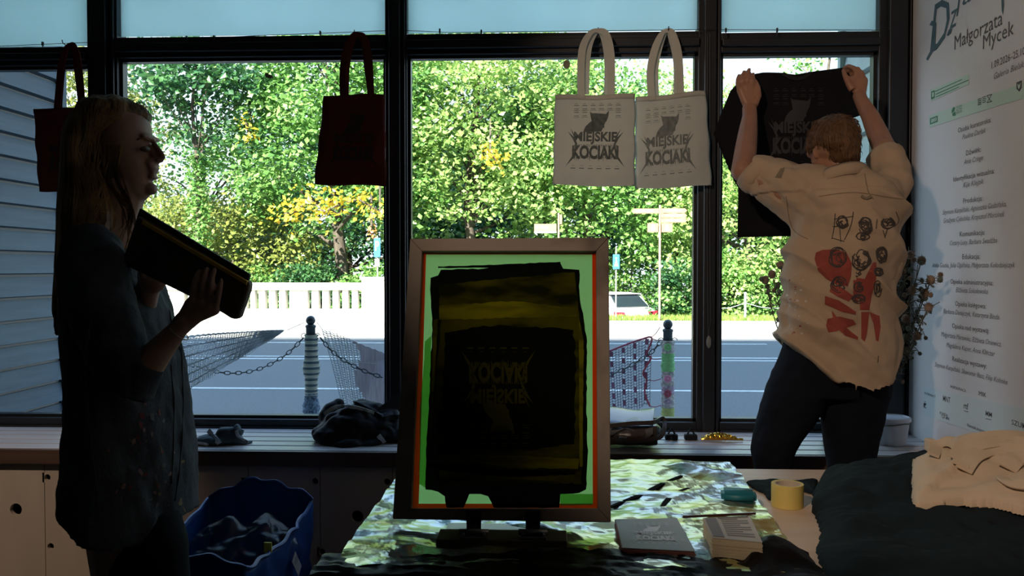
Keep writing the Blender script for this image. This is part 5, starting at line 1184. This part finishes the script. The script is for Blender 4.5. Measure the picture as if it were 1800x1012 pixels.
# hair: main volume plus strands
bm = B()
loft(bm, [(168, 169, 226, 171, 0, .040), (140, 181, 256, 184, 0, .078), (122, 203, 267, 202, 0, .092), (112, 225, 262, 216, 0, .098), (107, 245, 238, 236, 0, .100), (105, 268, 214, 268, 0, .099), (103, 300, 215, 300, 0, .098), (100, 345, 232, 345, 0, .10), (98, 390, 246, 376, 0, .115), (95, 430, 238, 430, 0, .115), (93, 470, 205, 470, -.01, .10), (91, 510, 170, 512, -.01, .075), (91, 545, 140, 548, -.01, .05), (92, 572, 118, 577, -.01, .03), (95, 590, 106, 592, -.01, .014)], YW, 48)
def hair_wr(p, n):
    q = Vector((p.x * 1.0, p.y * 1.0, p.z * .10)); return .006 * noise.noise(q * 40) + .003 * noise.noise(q * 95) - .002
me = organic(bm, .0048, 2, hair_wr); hairT = bvh(me); hair_o = obj('hair', me, M_hair, woman, smooth=True)
bm = B(); rr = random.Random(12)
for k in range(150):
    t = k / 149; x0 = 118 + 110 * rr.random(); y0 = 185 + 25 * rr.random(); xe = 92 + 130 * rr.random() ** 1.3; ye = 588 - (xe - 92) * 1.15 + rr.uniform(-30, 14)
    side = -1 if rr.random() < .8 else 1
    ctrl = [W(x0, y0, side * .085), W(x0 * .75 + xe * .25 - 6, y0 + 80, side * .10), W(x0 * .35 + xe * .65 + rr.uniform(-8, 8), y0 + 190, side * (.115 + rr.uniform(-.01, .012))), W(xe + rr.uniform(-5, 5), ye - 60, side * .135 - .02), W(xe, ye, side * .12 - .02)]
    pp = smoothpath(ctrl, 5)
    pp = [(lambda h: h[0] + h[1] * .0015 if h[0] is not None else q)(hairT.find_nearest(q)) for q in pp]
    tube(bm, pp, [.0022 * (1 - .7 * i / len(pp)) for i in range(len(pp))], 4, caps=False)
for k in range(16):   # locks falling forward over the collar
    xe = rr.uniform(205, 246); ye = 440 - (246 - xe) * .4 + rr.uniform(-40, 25); pp = smoothpath([W(200 + rr.uniform(-25, 15), 255, -.088), W(205 + rr.uniform(-20, 20), 320, -.098), W(228 + rr.uniform(-14, 10), 370, -.10), W(xe, ye, -.115)], 5); tube(bm, pp, [.0026 * (1 - .7 * i / len(pp)) for i in range(len(pp))], 4, caps=False)
for k in range(9): x = 225 + k * 4; pp = smoothpath([W(x, 182 + k, rr.uniform(-.03, .03)), W(x + 12, 174 + k * 2 + rr.uniform(-4, 4), rr.uniform(-.03, .03)), W(x + 18, 188 + k * 3, rr.uniform(-.04, .03))], 5); tube(bm, pp, .0008, 4, caps=False)
tag(obj('hair_strands', bm, mat('light_hair_strands', (.34, .21, .08), .45, spec=.3, col2=(.10, .06, .03), vscale=14), hair_o), kind='stuff')
bm = B(); ax = (W(326, 562, -.2) - W(300, 592, -.2)).normalized(); c = W(314, 584, -.205); u = ax.orthogonal().normalized(); v = ax.cross(u)
tube(bm, [c + (u * math.cos(a) + v * math.sin(a)) * px_(18) for a in [2 * PI * i / 24 for i in range(25)]], .0012, 6, caps=False); obj('bracelet', bm, mat('thin_cord', (.35, .3, .25), .6), woman)
# squeegee
SQ = empty('squeegee', W(330, 480, -.16), 'long dark squeegee with ochre seam held up in front of the chest', 'squeegee')
def sq(name, pts, m, y0, th, bev=.002):
    bm = B(); quadbox(bm, [W(x, y, y0) for x, y in pts], (0, th, 0)); bmesh.ops.recalc_face_normals(bm, faces=bm.faces); return obj(name, bm, m, SQ, bevel=bev)
sq('blade', [(246, 366), (262, 376), (439, 482), (436, 494), (434, 500), (262, 394), (240, 382)], mat('dark_rubber', (.03, .027, .022), .6), -.178, .010, .001)
sq('seam', [(250, 386), (434, 494), (433, 501), (248, 393)], mat('ochre_glue', (.62, .36, .03), .6), -.1925, .020, .001)
sq('holder', [(240, 378), (262, 390), (438, 496), (436, 510), (420, 556), (414, 562), (404, 559), (388, 549), (310, 510), (222, 468), (214, 456)], mat('dark_stained_wood', (.13, .09, .07), .6, var=.5, vscale=9, spec=.3), -.190, .030, .006)

# ------------------------------------------------------------------ the man at right, from behind, both arms raised
YM = 2.92
def M(px, py, dy=0): return at(px, py, YM + dy)
def mx(n): return n * YM / F
M_beige = mat('beige_work_shirt', (.46, .34, .235), .85, var=.10, vscale=7, bump=.15, bscale=260, spec=.2)
M_trs = mat('navy_trousers', (.008, .010, .016), .9, bump=.1, bscale=200, spec=.1)
M_mh = mat('light_brown_hair', (.14, .07, .03), .55, col2=(.07, .035, .016), vscale=45, stretch=(2.5, 2.5, .8), bump=.6, bscale=70, spec=.3)
bm = B()
ball(bm, M(1467, 246, .0), (mx(43), .094, mx(44)))
loft(bm, [(1424, 235, 1490, 232, .03, .06), (1423, 262, 1495, 262, .03, .065), (1426, 285, 1490, 285, .02, .06), (1434, 303, 1480, 300, .02, .05), (1443, 313, 1468, 312, .03, .03)], YM, 20)
ball(bm, M(1424, 270, .055), (mx(6), .014, mx(8)))
ball(bm, M(1437, 264, -.015), (mx(8), .012, mx(15)), Euler((0, .2, 0)).to_matrix())
tube(bm, [M(1468, 262), M(1478, 290, -.01), M(1484, 325, -.01)], [.058, .060, .085], 16)
capsule(bm, M(1480, 350), .12, M(1475, 600), .12); ball(bm, M(1478, 345), (.17, .09, .06))
# left arm (at left)
tube(bm, [M(1400, 345), M(1350, 325, .05), M(1306, 300, .10)], [.055, .048, .040], 14); ball(bm, M(1305, 300, .10), .040)
tube(bm, [M(1306, 298, .10), M(1311, 262, .16), M(1315, 230, .22), M(1318, 204, .26), M(1317, 188, .28)], [mx(21), mx(20), mx(17.5), mx(14), mx(13.5)], 14)
# left hand: back of the hand seen, fingers up
hp_ = .30
for a, b in (((1316, 190), (1302, 158)), ((1317, 190), (1311, 155)), ((1318, 190), (1319, 155)), ((1320, 190), (1326, 160))): capsule(bm, M(*a, .29), mx(9), M(*b, hp_), mx(8.2))
for pts in (((1301, 160), (1297, 148), (1297, 140), (1299, 133)), ((1308, 156), (1305, 142), (1306, 134), (1308, 126)), ((1315, 155), (1314, 140), (1315, 130), (1317, 122)), ((1322, 156), (1322, 143), (1323, 136), (1324, 130))):
    tube(bm, [M(*pts[0], hp_), M(*pts[1], hp_ - .012), M(*pts[2], hp_ - .002), M(*pts[3], hp_ + .012)], [mx(5.4), mx(4.9), mx(4.5), mx(3.6)], 10); ball(bm, M(*pts[3], hp_ + .012), mx(3.7), seg=10, rings=8)
tube(bm, [M(1326, 184, .28), M(1333, 168, .285), M(1332, 154, .295), M(1328, 143, .30)], [mx(7.5), mx(6.5), mx(5.5), mx(4.2)], 10); ball(bm, M(1328, 143, .30), mx(4.3), seg=10, rings=8)
# right arm
tube(bm, [M(1560, 350), M(1572, 310, .03), M(1556, 262, .09)], [.055, .050, .040], 14); ball(bm, M(1555, 262, .09), .040)
tube(bm, [M(1556, 266, .09), M(1544, 238, .15), M(1530, 205, .20), M(1514, 177, .25), M(1510, 166, .27)], [mx(20.5), mx(19), mx(16), mx(12.5), mx(12.5)], 14)
for a, b in (((1510, 168), (1497, 140)), ((1512, 168), (1506, 134)), ((1513, 168), (1514, 134)), ((1514, 170), (1519, 142))): capsule(bm, M(*a, .28), mx(8), M(*b, .29), mx(7.5))
for pts in (((1506, 130), (1500, 119), (1491, 116), (1484, 119)), ((1512, 130), (1508, 121), (1498, 121), (1489, 125)), ((1517, 136), (1515, 127), (1506, 128), (1496, 131)), ((1520, 145), (1519, 138), (1511, 137), (1503, 138))):
    tube(bm, [M(*pts[0], .29), M(*pts[1], .285), M(*pts[2], .305), M(*pts[3], .325)], [mx(5.2), mx(4.9), mx(4.4), mx(3.7)], 10); ball(bm, M(*pts[3], .325), mx(3.8), seg=10, rings=8)
tube(bm, [M(1499, 158, .275), M(1492, 147, .28), M(1486, 134, .29), M(1483, 125, .30)], [mx(7.5), mx(6.3), mx(5.2), mx(4.2)], 10); ball(bm, M(1483, 124, .30), mx(4.3), seg=10, rings=8)
tube(bm, [M(1425, 640), M(1385, 720, -.02), M(1360, 800, -.035), M(1366, 900, -.02), M(1380, 1080)], [.075, .055, .045, .042, .035], 12); tube(bm, [M(1508, 640), M(1502, 720), M(1497, 850), M(1494, 1080)], [.075, .06, .045, .035], 12)
me = organic(bm, .0042, 2); man = obj('person', me, M_skin, smooth=True); b0 = Vector((M(1440, 470).x, YM, 0)); me.transform(Matrix.Translation(-b0)); man.location = b0
tag(man, 'short-haired person from behind in a printed beige shirt, both arms raised at the window', 'person')
bm = B(); tube(bm, [M(1437, 256, -.027), M(1441, 262, -.027), M(1438, 272, -.025)], .002, 6); obj('ear_fold', bm, mat('skin_fold', (.30, .13, .09), .6), man)
# hair cap with short strands
bm = B()
loft(bm, [(1450, 204, 1488, 205, 0, .035), (1434, 212, 1502, 213, 0, .070), (1424, 226, 1510, 228, -.002, .092), (1420, 242, 1513, 244, -.004, .100), (1425, 258, 1513, 258, -.010, .098), (1444, 270, 1512, 272, -.018, .088), (1450, 280, 1508, 286, -.026, .072), (1458, 286, 1500, 292, -.035, .045)], YM, 36)
ball(bm, M(1428, 252, .0), (mx(8), .03, mx(14)))
me = organic(bm, .0042, 2, lambda p, n: .003 * noise.noise(Vector((p.x * 60, p.y * 60, p.z * 22))) + .002 * noise.noise(p * 90)); mh = obj('hair', me, M_mh, man, smooth=True)
bm = B(); rr = random.Random(5); hv = list(me.vertices)
for k in range(700):
    v = hv[rr.randrange(len(hv))]; p = v.co.copy(); n = v.normal; fl = Vector((p.x * .8 + rr.gauss(0, .15) * .1 - .01, -.2 * .1, -.10 + rr.gauss(0, .3) * .1)); t = (fl - n * fl.dot(n))
    if t.length < 1e-4: continue
    t = t.normalized() * .022; o2 = chain_loc(man); tube(bm, [p + o2, p + o2 + t * .5 + n * .003, p + o2 + t + n * .001], [.0012, .0010, .0004], 4, caps=False)
tag(obj('hair_strands', bm, mat('brown_strands', (.17, .09, .04), .5, var=.6, vscale=60, spec=.3), mh), kind='stuff')
# shirt
bm = B()
loft(bm, [(1440, 300, 1530, 300, .0, .06), (1418, 312, 1556, 306, .0, .10), (1398, 326, 1580, 318, .0, .13), (1384, 350, 1593, 340, 0, .145), (1382, 385, 1595, 375, 0, .15), (1384, 430, 1590, 425, 0, .15), (1384, 480, 1583, 475, 0, .15), (1380, 530, 1582, 530, 0, .155), (1372, 570, 1590, 575, 0, .16), (1366, 592, 1594, 600, 0, .165, 30), (1364, 598, 1590, 615, 0, .165, 68)], YM, 56, power=2.2)
tube(bm, [M(1450, 345, 0), M(1405, 345, .02), M(1362, 325, .05), M(1335, 310, .08)], [mx(50), mx(56), mx(42), mx(32)], 18)
tube(bm, [M(1438, 400, 0), M(1390, 362, .03), M(1350, 335, .06)], [mx(42), mx(34), mx(24)], 16)
tube(bm, [M(1344, 312, .075), M(1324, 305, .09)], [mx(34), mx(32)], 18); tube(bm, [M(1330, 309, .085), M(1316, 303, .095)], [mx(36), mx(34)], 20)
tube(bm, [M(1545, 350), M(1570, 315, .02), M(1563, 285, .06)], [mx(48), mx(32), mx(28)], 18); tube(bm, [M(1562, 288, .055), M(1554, 272, .08)], [mx(30), mx(27)], 20)
bmc = bm
def mwr(p, n):
    q = Vector((p.x * 1.1 + p.z * .55, p.y, p.z * .5 - p.x * .25)); lo = .030 * (abs(noise.noise(q * 6.5 + Vector((4, 0, 1)))) - .22)
    q2 = Vector((p.x * .6 + p.z * .7, p.y, p.z * .6)); al, t = p.x * .8 - p.z * .6, p.x * .6 + p.z * .8; zz = p.z; lo += .036 * (max(0, 1 - abs(noise.noise(Vector((t * 9, al * 1.5, 2)))) * 3.2) - .4) * (1 if zz < 1.55 else .4)
    lo *= max(.35, min(1, (zz - .85) / .2))
    return lo + .011 * (abs(noise.noise(q2 * 15)) - .2) + .0025 * noise.noise(p * 34)
me = organic(bm, .0056, 3, mwr); MS = bvh(me); msh = obj('shirt', me, M_beige, man, smooth=True)
# collar
bm = B(); cpts = [M(1441, 312, -.03), M(1452, 303, -.082), M(1472, 296, -.105), M(1495, 291, -.110), M(1515, 292, -.085), M(1526, 300, -.03)]
pp = smoothpath(cpts, 6); G = []
for i, p in enumerate(pp):
    c = M(1484, 292, 0); o_ = (p - c); o_.z = 0; o_ = o_.normalized(); G.append([bm.verts.new(q) for q in (p - o_ * .004 + Vector((0, 0, -.012)), p + Vector((0, 0, .014)), p + o_ * .010 + Vector((0, 0, .004)), p + o_ * .020 + Vector((0, 0, -.028)))])
for a, b in zip(G, G[1:]):
    for k in range(3): bm.faces.new((a[k], a[k + 1], b[k + 1], b[k]))
o = obj('collar', bm, M_beige, msh, smooth=True); so = o.modifiers.new('s', 'SOLIDIFY'); so.thickness = .003
# rolled cuffs
def cuff(c0, c1, r, parent, name='rolled_cuff'):
    bm = B(); ax = (c1 - c0).normalized(); u = ax.orthogonal().normalized(); v = ax.cross(u); G = []
    for k in range(28):
        a = 2 * PI * k / 28; d = u * math.cos(a) + v * math.sin(a); w = .003 * math.sin(3 * a) + .002 * math.sin(7 * a); G.append([bm.verts.new(c0.lerp(c1, t) + d * (r + h + w)) for t, h in ((0, -.008), (0, .004), (.3, .009), (.7, .008), (1, .003), (1, -.009))])
    for i in range(28):
        for k in range(6): bm.faces.new((G[i][k], G[i][(k + 1) % 6], G[(i + 1) % 28][(k + 1) % 6], G[(i + 1) % 28][k]))
    return obj(name, bm, M_beige, parent, smooth=True)
cuff(M(1338, 316, .085), M(1317, 298, .10), mx(31), msh); cuff(M(1562, 290, .06), M(1552, 270, .085), mx(27), msh)
decal('arm_patch', [[(1362, 312), (1372, 296), (1380, 294), (1373, 312)]], YM, MS, mat('olive_patch', (.20, .16, .10), .9), msh, .003)
for pts in ([(1440, 345), (1500, 338), (1560, 346), (1590, 350)], [(1520, 305), (1526, 335), (1536, 350)], [(1382, 345), (1392, 400), (1420, 420)]):
    pp = curve_strip(pts, YM, .002, MS, .001)
    if len(pp) > 3: bm = B(); ribbon(bm, pp, .0025, .0015); obj('seam', bm, mat('seam_thread', (.24, .17, .11), .9), msh)
bm = B(); pp = curve_strip([(1514, 344), (1522, 348), (1531, 345)], YM, .004, MS, .006); ribbon(bm, pp, .008, .002); obj('hanger_loop', bm, mat('olive_patch', (.20, .16, .10), .9), msh)
# prints: red shapes
M_rp = mat('red_print', (.32, .06, .042), .85, var=.25, vscale=25); M_bp = mat('black_print', (.055, .045, .042), .9)
red = [[(1432, 455), (1434, 444), (1445, 439), (1470, 438), (1488, 444), (1497, 462), (1496, 485), (1490, 503), (1470, 500), (1452, 490), (1438, 476)],
       [(1462, 500), (1480, 505), (1500, 520), (1492, 530), (1470, 520), (1458, 512)], [(1450, 520), (1475, 528), (1505, 548), (1504, 553), (1480, 548), (1462, 540), (1450, 535)],
       [(1455, 560), (1475, 556), (1500, 562), (1505, 570), (1480, 572), (1470, 582), (1456, 584), (1452, 572)], [(1462, 545), (1480, 570), (1508, 592), (1508, 597), (1486, 590), (1466, 572)],
       [(1505, 488), (1520, 490), (1534, 462), (1540, 460), (1542, 480), (1532, 520), (1528, 545), (1512, 545), (1510, 520)], [(1514, 548), (1528, 548), (1524, 585), (1520, 600), (1514, 595)], [(1528, 548), (1546, 555), (1548, 575), (1544, 600), (1540, 598), (1536, 570)],
       [(1500, 492), (1508, 492), (1508, 535), (1500, 530)]]
decal('red_print', red, YM, MS, M_rp, msh, .0020)
# black scribbled faces
rr = random.Random(77); rib = B()
def scribble(cx, cy, rx, ry, n, seed):
    r2 = random.Random(seed)
    for k in range(n):
        q = r2.uniform(.15, 1) ** 1.3; a0 = r2.uniform(0, 6.28); L = r2.uniform(2.5, 6.3); ox, oy = r2.uniform(-.7, .7) * rx, r2.uniform(-.7, .7) * ry
        pts = [(cx + ox * (1 - q) + rx * q * math.cos(a0 + L * i / 12) * (1 + .12 * math.sin(5 * i)), cy + oy * (1 - q) + ry * q * math.sin(a0 + L * i / 12)) for i in range(13)]
        pp = curve_strip(pts, YM, .002, MS, .0026, n=2)
        if len(pp) > 4: ribbon(rib, pp, r2.uniform(.0018, .0038), .0006)
for k, (cx, cy, rx, ry, n) in enumerate([(1480, 390, 12, 12, 7), (1521, 395, 14, 18, 15), (1560, 391, 13, 11, 9), (1517, 415, 14, 8, 5), (1473, 452, 16, 18, 12), (1513, 455, 17, 20, 14), (1550, 448, 11, 17, 13), (1545, 478, 9, 9, 10), (1475, 500, 14, 14, 12), (1510, 505, 10, 10, 7), (1510, 525, 12, 8, 7), (1543, 507, 7, 14, 7), (1510, 480, 8, 8, 5)]): scribble(cx, cy, rx, ry, n, k)
for pts in ([(1468, 375), (1466, 400), (1462, 420)], [(1500, 372), (1496, 395), (1484, 422)], [(1462, 418), (1484, 424)], [(1466, 385), (1500, 380)], [(1464, 398), (1492, 396)], [(1476, 402), (1478, 425)], [(1542, 385), (1540, 402)], [(1575, 372), (1580, 388), (1572, 398)], [(1552, 404), (1556, 418)], [(1560, 402), (1555, 418)], [(1544, 625), (1543, 637)]):
    pp = curve_strip(pts, YM, .002, MS, .0026, n=4)
    if len(pp) > 2: ribbon(rib, pp, .002, .0006)
tag(obj('face_print', rib, M_bp, msh), kind='stuff')
rr = random.Random(4); pale = mat('white_paint_spot', (.55, .5, .45), .8)
for k in range(34):
    x, y = rr.gauss(1396, 12), rr.uniform(480, 600)
    if 1378 < x < 1430: blob('paint_spot', x, y, rr.uniform(.6, 3), rr.uniform(.6, 2.2), YM, MS, pale if k % 3 else M_rp, msh, 500 + k, .0018, n=8)
# t-shirt hem edging, trousers
bm = B()
loft(bm, [(1382, 570, 1575, 570, 0, .12), (1374, 610, 1578, 620, 0, .125), (1358, 650, 1570, 655, 0, .125), (1350, 690, 1565, 700, 0, .115)], YM, 30)
loft(bm, [(1356, 650, 1475, 670, 0, .105), (1340, 695, 1462, 700, -.01, .10), (1329, 735, 1437, 738, -.02, .09), (1320, 775, 1408, 778, -.035, .082), (1319, 800, 1396, 800, -.04, .078), (1326, 830, 1391, 830, -.035, .072), (1338, 900, 1396, 900, -.02, .065), (1350, 1000, 1402, 1000, -.01, .06), (1354, 1075, 1408, 1075, 0, .055)], YM, 26)
loft(bm, [(1445, 650, 1568, 660, 0, .105), (1442, 700, 1563, 700, 0, .10), (1441, 740, 1556, 745, 0, .09), (1447, 785, 1545, 785, 0, .082), (1453, 830, 1535, 830, 0, .075), (1460, 900, 1530, 900, 0, .068), (1465, 1075, 1524, 1075, 0, .058)], YM, 26)
me = organic(bm, .008, 3, lambda p, n: .008 * (abs(NZ((p.x, p.y, p.z * .6), 10)) - .2) + .003 * NZ(p, 28)); obj('trousers', me, M_trs, man, smooth=True)
for px in (1384, 1494):
    bm = B(); c = M(px, 1100, .02); c.z = 0; ball(bm, c + Vector((0, .02, .045)), (.048, .11, .05))
    for v in bm.verts: v.co.z = max(v.co.z, .002)
    obj('shoe', bm, M_frame, man, smooth=True)

# black t-shirt held to the window
YT = 3.30
tsh = empty('t_shirt', at(1395, 270, YT), 'black t-shirt with dark cat print held up flat against the window', 't-shirt')
front = [(1320, 131), (1340, 128), (1375, 128), (1398, 131), (1425, 127), (1460, 122), (1492, 118), (1506, 128), (1521, 160), (1530, 196), (1500, 207), (1497, 215), (1498, 320), (1500, 415), (1440, 418), (1385, 415), (1297, 417), (1297, 330), (1299, 236), (1296, 232), (1258, 242), (1254, 236), (1268, 200), (1284, 160), (1300, 142)]
me_b = B(); me_b.faces.new([me_b.verts.new((x * YT / F, y * YT / F, 0)) for x, y in front]); bmesh.ops.triangulate(me_b, faces=me_b.faces); refine(me_b, .03)
for v in me_b.verts:
    x, y = v.co.x * F / YT, v.co.y * F / YT; p = at(x, y, YT); p.y += .010 * NZ((x * .012, y * .006, 0), 2.2) + .006 * math.sin(x * .09 + y * .02) * min(1, (y - 118) / 200); v.co = p
bmesh.ops.recalc_face_normals(me_b, faces=me_b.faces); TS = BVHTree.FromBMesh(me_b)
o = obj('cloth_body', me_b, mat('black_jersey', (.010, .010, .012), .92, spec=.12, bump=.1, bscale=200), tsh, smooth=True); so = o.modifiers.new('s', 'SOLIDIFY'); so.thickness = .008; so.offset = 0
bm = B(); pp = smoothpath([at(x, y, YT - .008) for x, y in ((1376, 129), (1392, 137), (1410, 137), (1424, 128))], 5); ribbon(bm, pp, .014, .003); obj('neckband', bm, M_black, tsh)
bm = B(); f = bilinear([at(1334, 143, YT), at(1464, 143, YT), at(1464, 302, YT), at(1334, 302, YT)])
obj('print', stamp(LOGO, f, TS, .008), mat('dark_grey_print', (.045, .045, .050), .8, spec=.2), tsh)

# ------------------------------------------------------------------ lettering and stickers on the right wall
XT = X_R - .0012
wl = empty('wall_lettering', (XT, 3.0, 1.3), 'grey exhibition credits lettering on the white right wall', 'lettering')
M_tg = mat('grey_lettering', (.09, .09, .10), .8); M_tl = mat('light_grey_lettering', (.17, .165, .18), .8); M_tt = mat('teal_lettering', (.075, .13, .155), .7); M_mint = mat('mint_sticker', (.52, .66, .56), .7); M_dg = mat('dark_green_ink', (.06, .22, .12), .8)
def wtext(body, xc, yc, wpx, hpx, m=None, parent=None, shear=0, name='text_line', off=0.0, X=XT, ink=None):
    a, b, c = onx(xc - wpx / 2, yc, X), onx(xc + wpx / 2, yc, X), onx(xc, yc, X); wid = a.y - b.y; ht = hpx * c.y / F
    me = text_mesh(body, 1, shear, offset=off, res=2); xs = [v.co.x for v in me.vertices]; ys = [v.co.y for v in me.vertices]; x0, x1 = min(xs), max(xs)
    cap = .72; k = ht / cap; sx_ = wid / (x1 - x0)
    for v in me.vertices: v.co = Vector((X, a.y - (v.co.x - x0) * sx_, c.z + v.co.y * k))
    return obj(name, me, m or M_tg, parent or wl)
L = [('Małgorzata', 1720, 54, 84, 26, 0, 0), ('Mycek', 1755, 62, 54, 26, 0, 0), ('1.09.2026–25.10.', 1773, 102, 60, 13, 0, 0), ('Galeria Bielska', 1775, 123, 56, 11, 1, 0),
     ('Osoba kuratorska:', 1713, 220, 58, 9, 0, 0), ('Paulina Darłak', 1712, 235, 41, 9, 1, 0), ('Dźwięk:', 1711, 266, 26, 9, 0, 0), ('Ania Cringe', 1711, 281, 34, 9, 1, 0),
     ('Identyfikacja wizualna:', 1712, 308, 72, 9, 0, 0), ('Kija Klejzik', 1711, 322, 36, 9, 1, 0), ('Produkcja:', 1710, 351, 34, 9, 0, 0), ('Szymon Karpiński, Agnieszka Gadzińska,', 1713, 366, 112, 9, 1, 0), ('Grażyna Cybulska, Krzysztof Morcinek', 1712, 382, 107, 9, 1, 0),
     ('Komunikacja:', 1709, 410, 44, 9, 0, 0), ('Cezary Luty, Barbara Swadźba', 1711, 425, 83, 9, 1, 0), ('Edukacja:', 1707, 451, 31, 9, 0, 0), ('Anka Gocka, Julia Opińska, Małgorzata Kołodziejczyk', 1711, 466, 146, 9, 1, 0),
     ('Opieka administracyjna:', 1708, 496, 75, 9, 0, 0), ('Elżbieta Sokołowska', 1708, 511, 56, 9, 1, 0), ('Opieka księgowa:', 1706, 536, 54, 9, 0, 0), ('Barbara Danajczyk, Katarzyna Binda', 1707, 552, 98, 9, 1, 0),
     ('Opieka nad wystawą:', 1706, 577, 65, 9, 0, 0), ('Małgorzata Morawiec, Elżbieta Oniewicz,', 1707, 596, 106, 9, 1, 0), ('Magdalena Kaper, Anna Klęczar', 1706, 614, 86, 9, 1, 0), ('Realizacja wystawy:', 1704, 637, 60, 9, 0, 0), ('Szymon Karpiński, Sławomir Iłasz, Filip Kohnke', 1707, 656, 128, 9, 1, 0), ('WSPÓŁPRACA', 1684, 683, 28, 5, 0, 0), ('MIK', 1727, 693, 13, 8, 0, 0)]
for body, xc, yc, wpx, hpx, it, _ in L: wtext(body, xc, yc, wpx, hpx, M_tl if it else M_tg, None, .3 if it else 0, off=0)
for ch, xc, yc, wpx, hpx in (('D', 1652, 48, 34, 84), ('z', 1676, 28, 14, 46), ('i', 1685, 8, 8, 44), ('a', 1700, -12, 16, 40)): wtext(ch, xc, yc, wpx, hpx, M_tt, None, .25, 'title_letter')
def wquad(name, pts, m, X=XT, parent=None, d=.0006):
    bm = B(); quadbox(bm, [onx(x, y, X) for x, y in pts], (-d, 0, 0)); bmesh.ops.recalc_face_normals(bm, faces=bm.faces); return obj(name, bm, m, parent or wl)
wquad('title_tail', [(1628, 104), (1634, 92), (1648, 82), (1640, 90), (1631, 106)], M_tt); wquad('title_tail', [(1634, 44), (1638, 36), (1646, 40), (1644, 86), (1640, 86), (1640, 46)], M_tt); wquad('title_tail', [(1664, 62), (1668, 52), (1674, 50), (1672, 58), (1667, 63)], M_tt); wquad('title_tail', [(1760, -12), (1764, -12), (1765, 10), (1763, 26), (1761, 18)], M_tt)
s1 = empty('wall_sticker', onx(1670, 157, XT), 'small mint sticker with lines of print, high on the right wall', 'sticker')
wquad('paper', [(1635, 158), (1703, 130), (1703, 148), (1637, 178)], M_mint, parent=s1); wquad('ink_line', [(1644, 160), (1691, 139), (1691, 140.2), (1644, 161.2)], M_dg, XT - .001, s1); wquad('ink_line', [(1645, 165), (1702, 140), (1702, 141.5), (1645, 166.5)], M_dg, XT - .001, s1); wquad('ink_line', [(1645, 170), (1686, 152), (1686, 153.2), (1645, 171.2)], M_dg, XT - .001, s1)
for q in ([(1637, 161), (1643, 158.5), (1643, 172), (1637, 175)],): wquad('emblem', q, M_dg, XT - .001, s1)
wquad('emblem_inner', [(1638.5, 163), (1641.8, 161.5), (1641.5, 169.5), (1638.8, 171)], M_mint, XT - .0017, s1)
s2 = empty('wall_sticker', onx(1700, 190, XT), 'long mint sticker strip with logos above the first credits line', 'sticker')
wquad('paper', [(1633, 203), (1810, 142), (1810, 170), (1760, 184), (1634, 224)], M_mint, parent=s2)
wquad('logo_frame', [(1635, 208), (1648, 203), (1648, 214), (1635, 219)], M_dg, XT - .001, s2); wquad('logo_inner', [(1637, 209.5), (1646.5, 206), (1646.5, 212), (1637, 216)], M_mint, XT - .0017, s2); wtext('GB', 1641.5, 211, 8, 5, M_dg, s2, name='logo_text', X=XT - .0024)
for q in ([(1673, 194), (1676, 188), (1679, 189), (1677, 196), (1673, 199)], [(1674, 200), (1679, 196), (1680, 203), (1675, 204)]): wquad('leaf_logo', q, M_dg, XT - .001, s2)
wtext('POLSKA', 1686, 187, 10, 4, M_dg, s2, name='logo_text', X=XT - .001); wtext('KULTURA', 1686, 192, 10, 4, M_dg, s2, name='logo_text', X=XT - .001); wtext('REGION', 1686, 197, 9, 4, M_dg, s2, name='logo_text', X=XT - .001)
for i in range(4): wquad('logo_bar', [(1719, 174 + i * 3.2), (1725, 172 + i * 3.2), (1725, 173.4 + i * 3.2), (1719, 175.6 + i * 3.2)], M_tg, XT - .001, s2); wquad('logo_bar', [(1727, 170.5 + i * 3.2), (1733, 168.5 + i * 3.2), (1733, 169.6 + i * 3.2), (1727, 171.6 + i * 3.2)], M_tg, XT - .001, s2)
for a, b in (((1735, 168), (1743, 178)), ((1743, 166), (1735, 180)), ((1735, 167.5), (1744, 165)), ((1735, 180), (1744, 177))): wquad('logo_bar', [a, b, (b[0], b[1] + 1.3), (a[0], a[1] + 1.3)], M_tg, XT - .001, s2)
wquad('shield', [(1787, 145), (1796, 141), (1796, 154), (1792, 161), (1787, 156)], M_tg, XT - .001, s2); wquad('shield_bird', [(1789, 147), (1791.5, 150), (1794, 145), (1793, 153), (1791, 157), (1789.5, 153)], M_mint, XT - .0017, s2)
s3 = empty('wall_sticker', onx(1700, 720, XT), 'wide pale sticker strip with partner logos low on the right wall', 'sticker'); M_pale = mat('pale_sticker', (.60, .66, .66), .7)
wquad('paper', [(1624, 680), (1810, 720), (1810, 790), (1624, 730)], M_pale, parent=s3)
for body, xc, yc, wpx, hpx in (('PATRONATY', 1635, 694, 20, 4), ('MNT', 1664, 702, 13, 10), ('rtf', 1698, 714, 8, 11), ('MM', 1738, 728, 11, 9), ('SZUM', 1791, 746, 26, 9), ('Notesik.interpretacje', 1722, 755, 44, 6), ('ż', 1626, 712, 5, 11), ('FUNDA', 1659, 728, 14, 5), ('CJA MIK', 1662, 734, 15, 5)): wtext(body, xc, yc, wpx, hpx, M_tg, s3, name='logo_text', X=XT - .001, off=.01)
wquad('logo_bar', [(1733, 735), (1743, 737), (1743, 738), (1733, 736)], M_tg, XT - .001, s3); wquad('logo_bar', [(1694, 721), (1702, 723), (1702, 724), (1694, 722)], M_tg, XT - .001, s3)
bpy.context.view_layer.update()
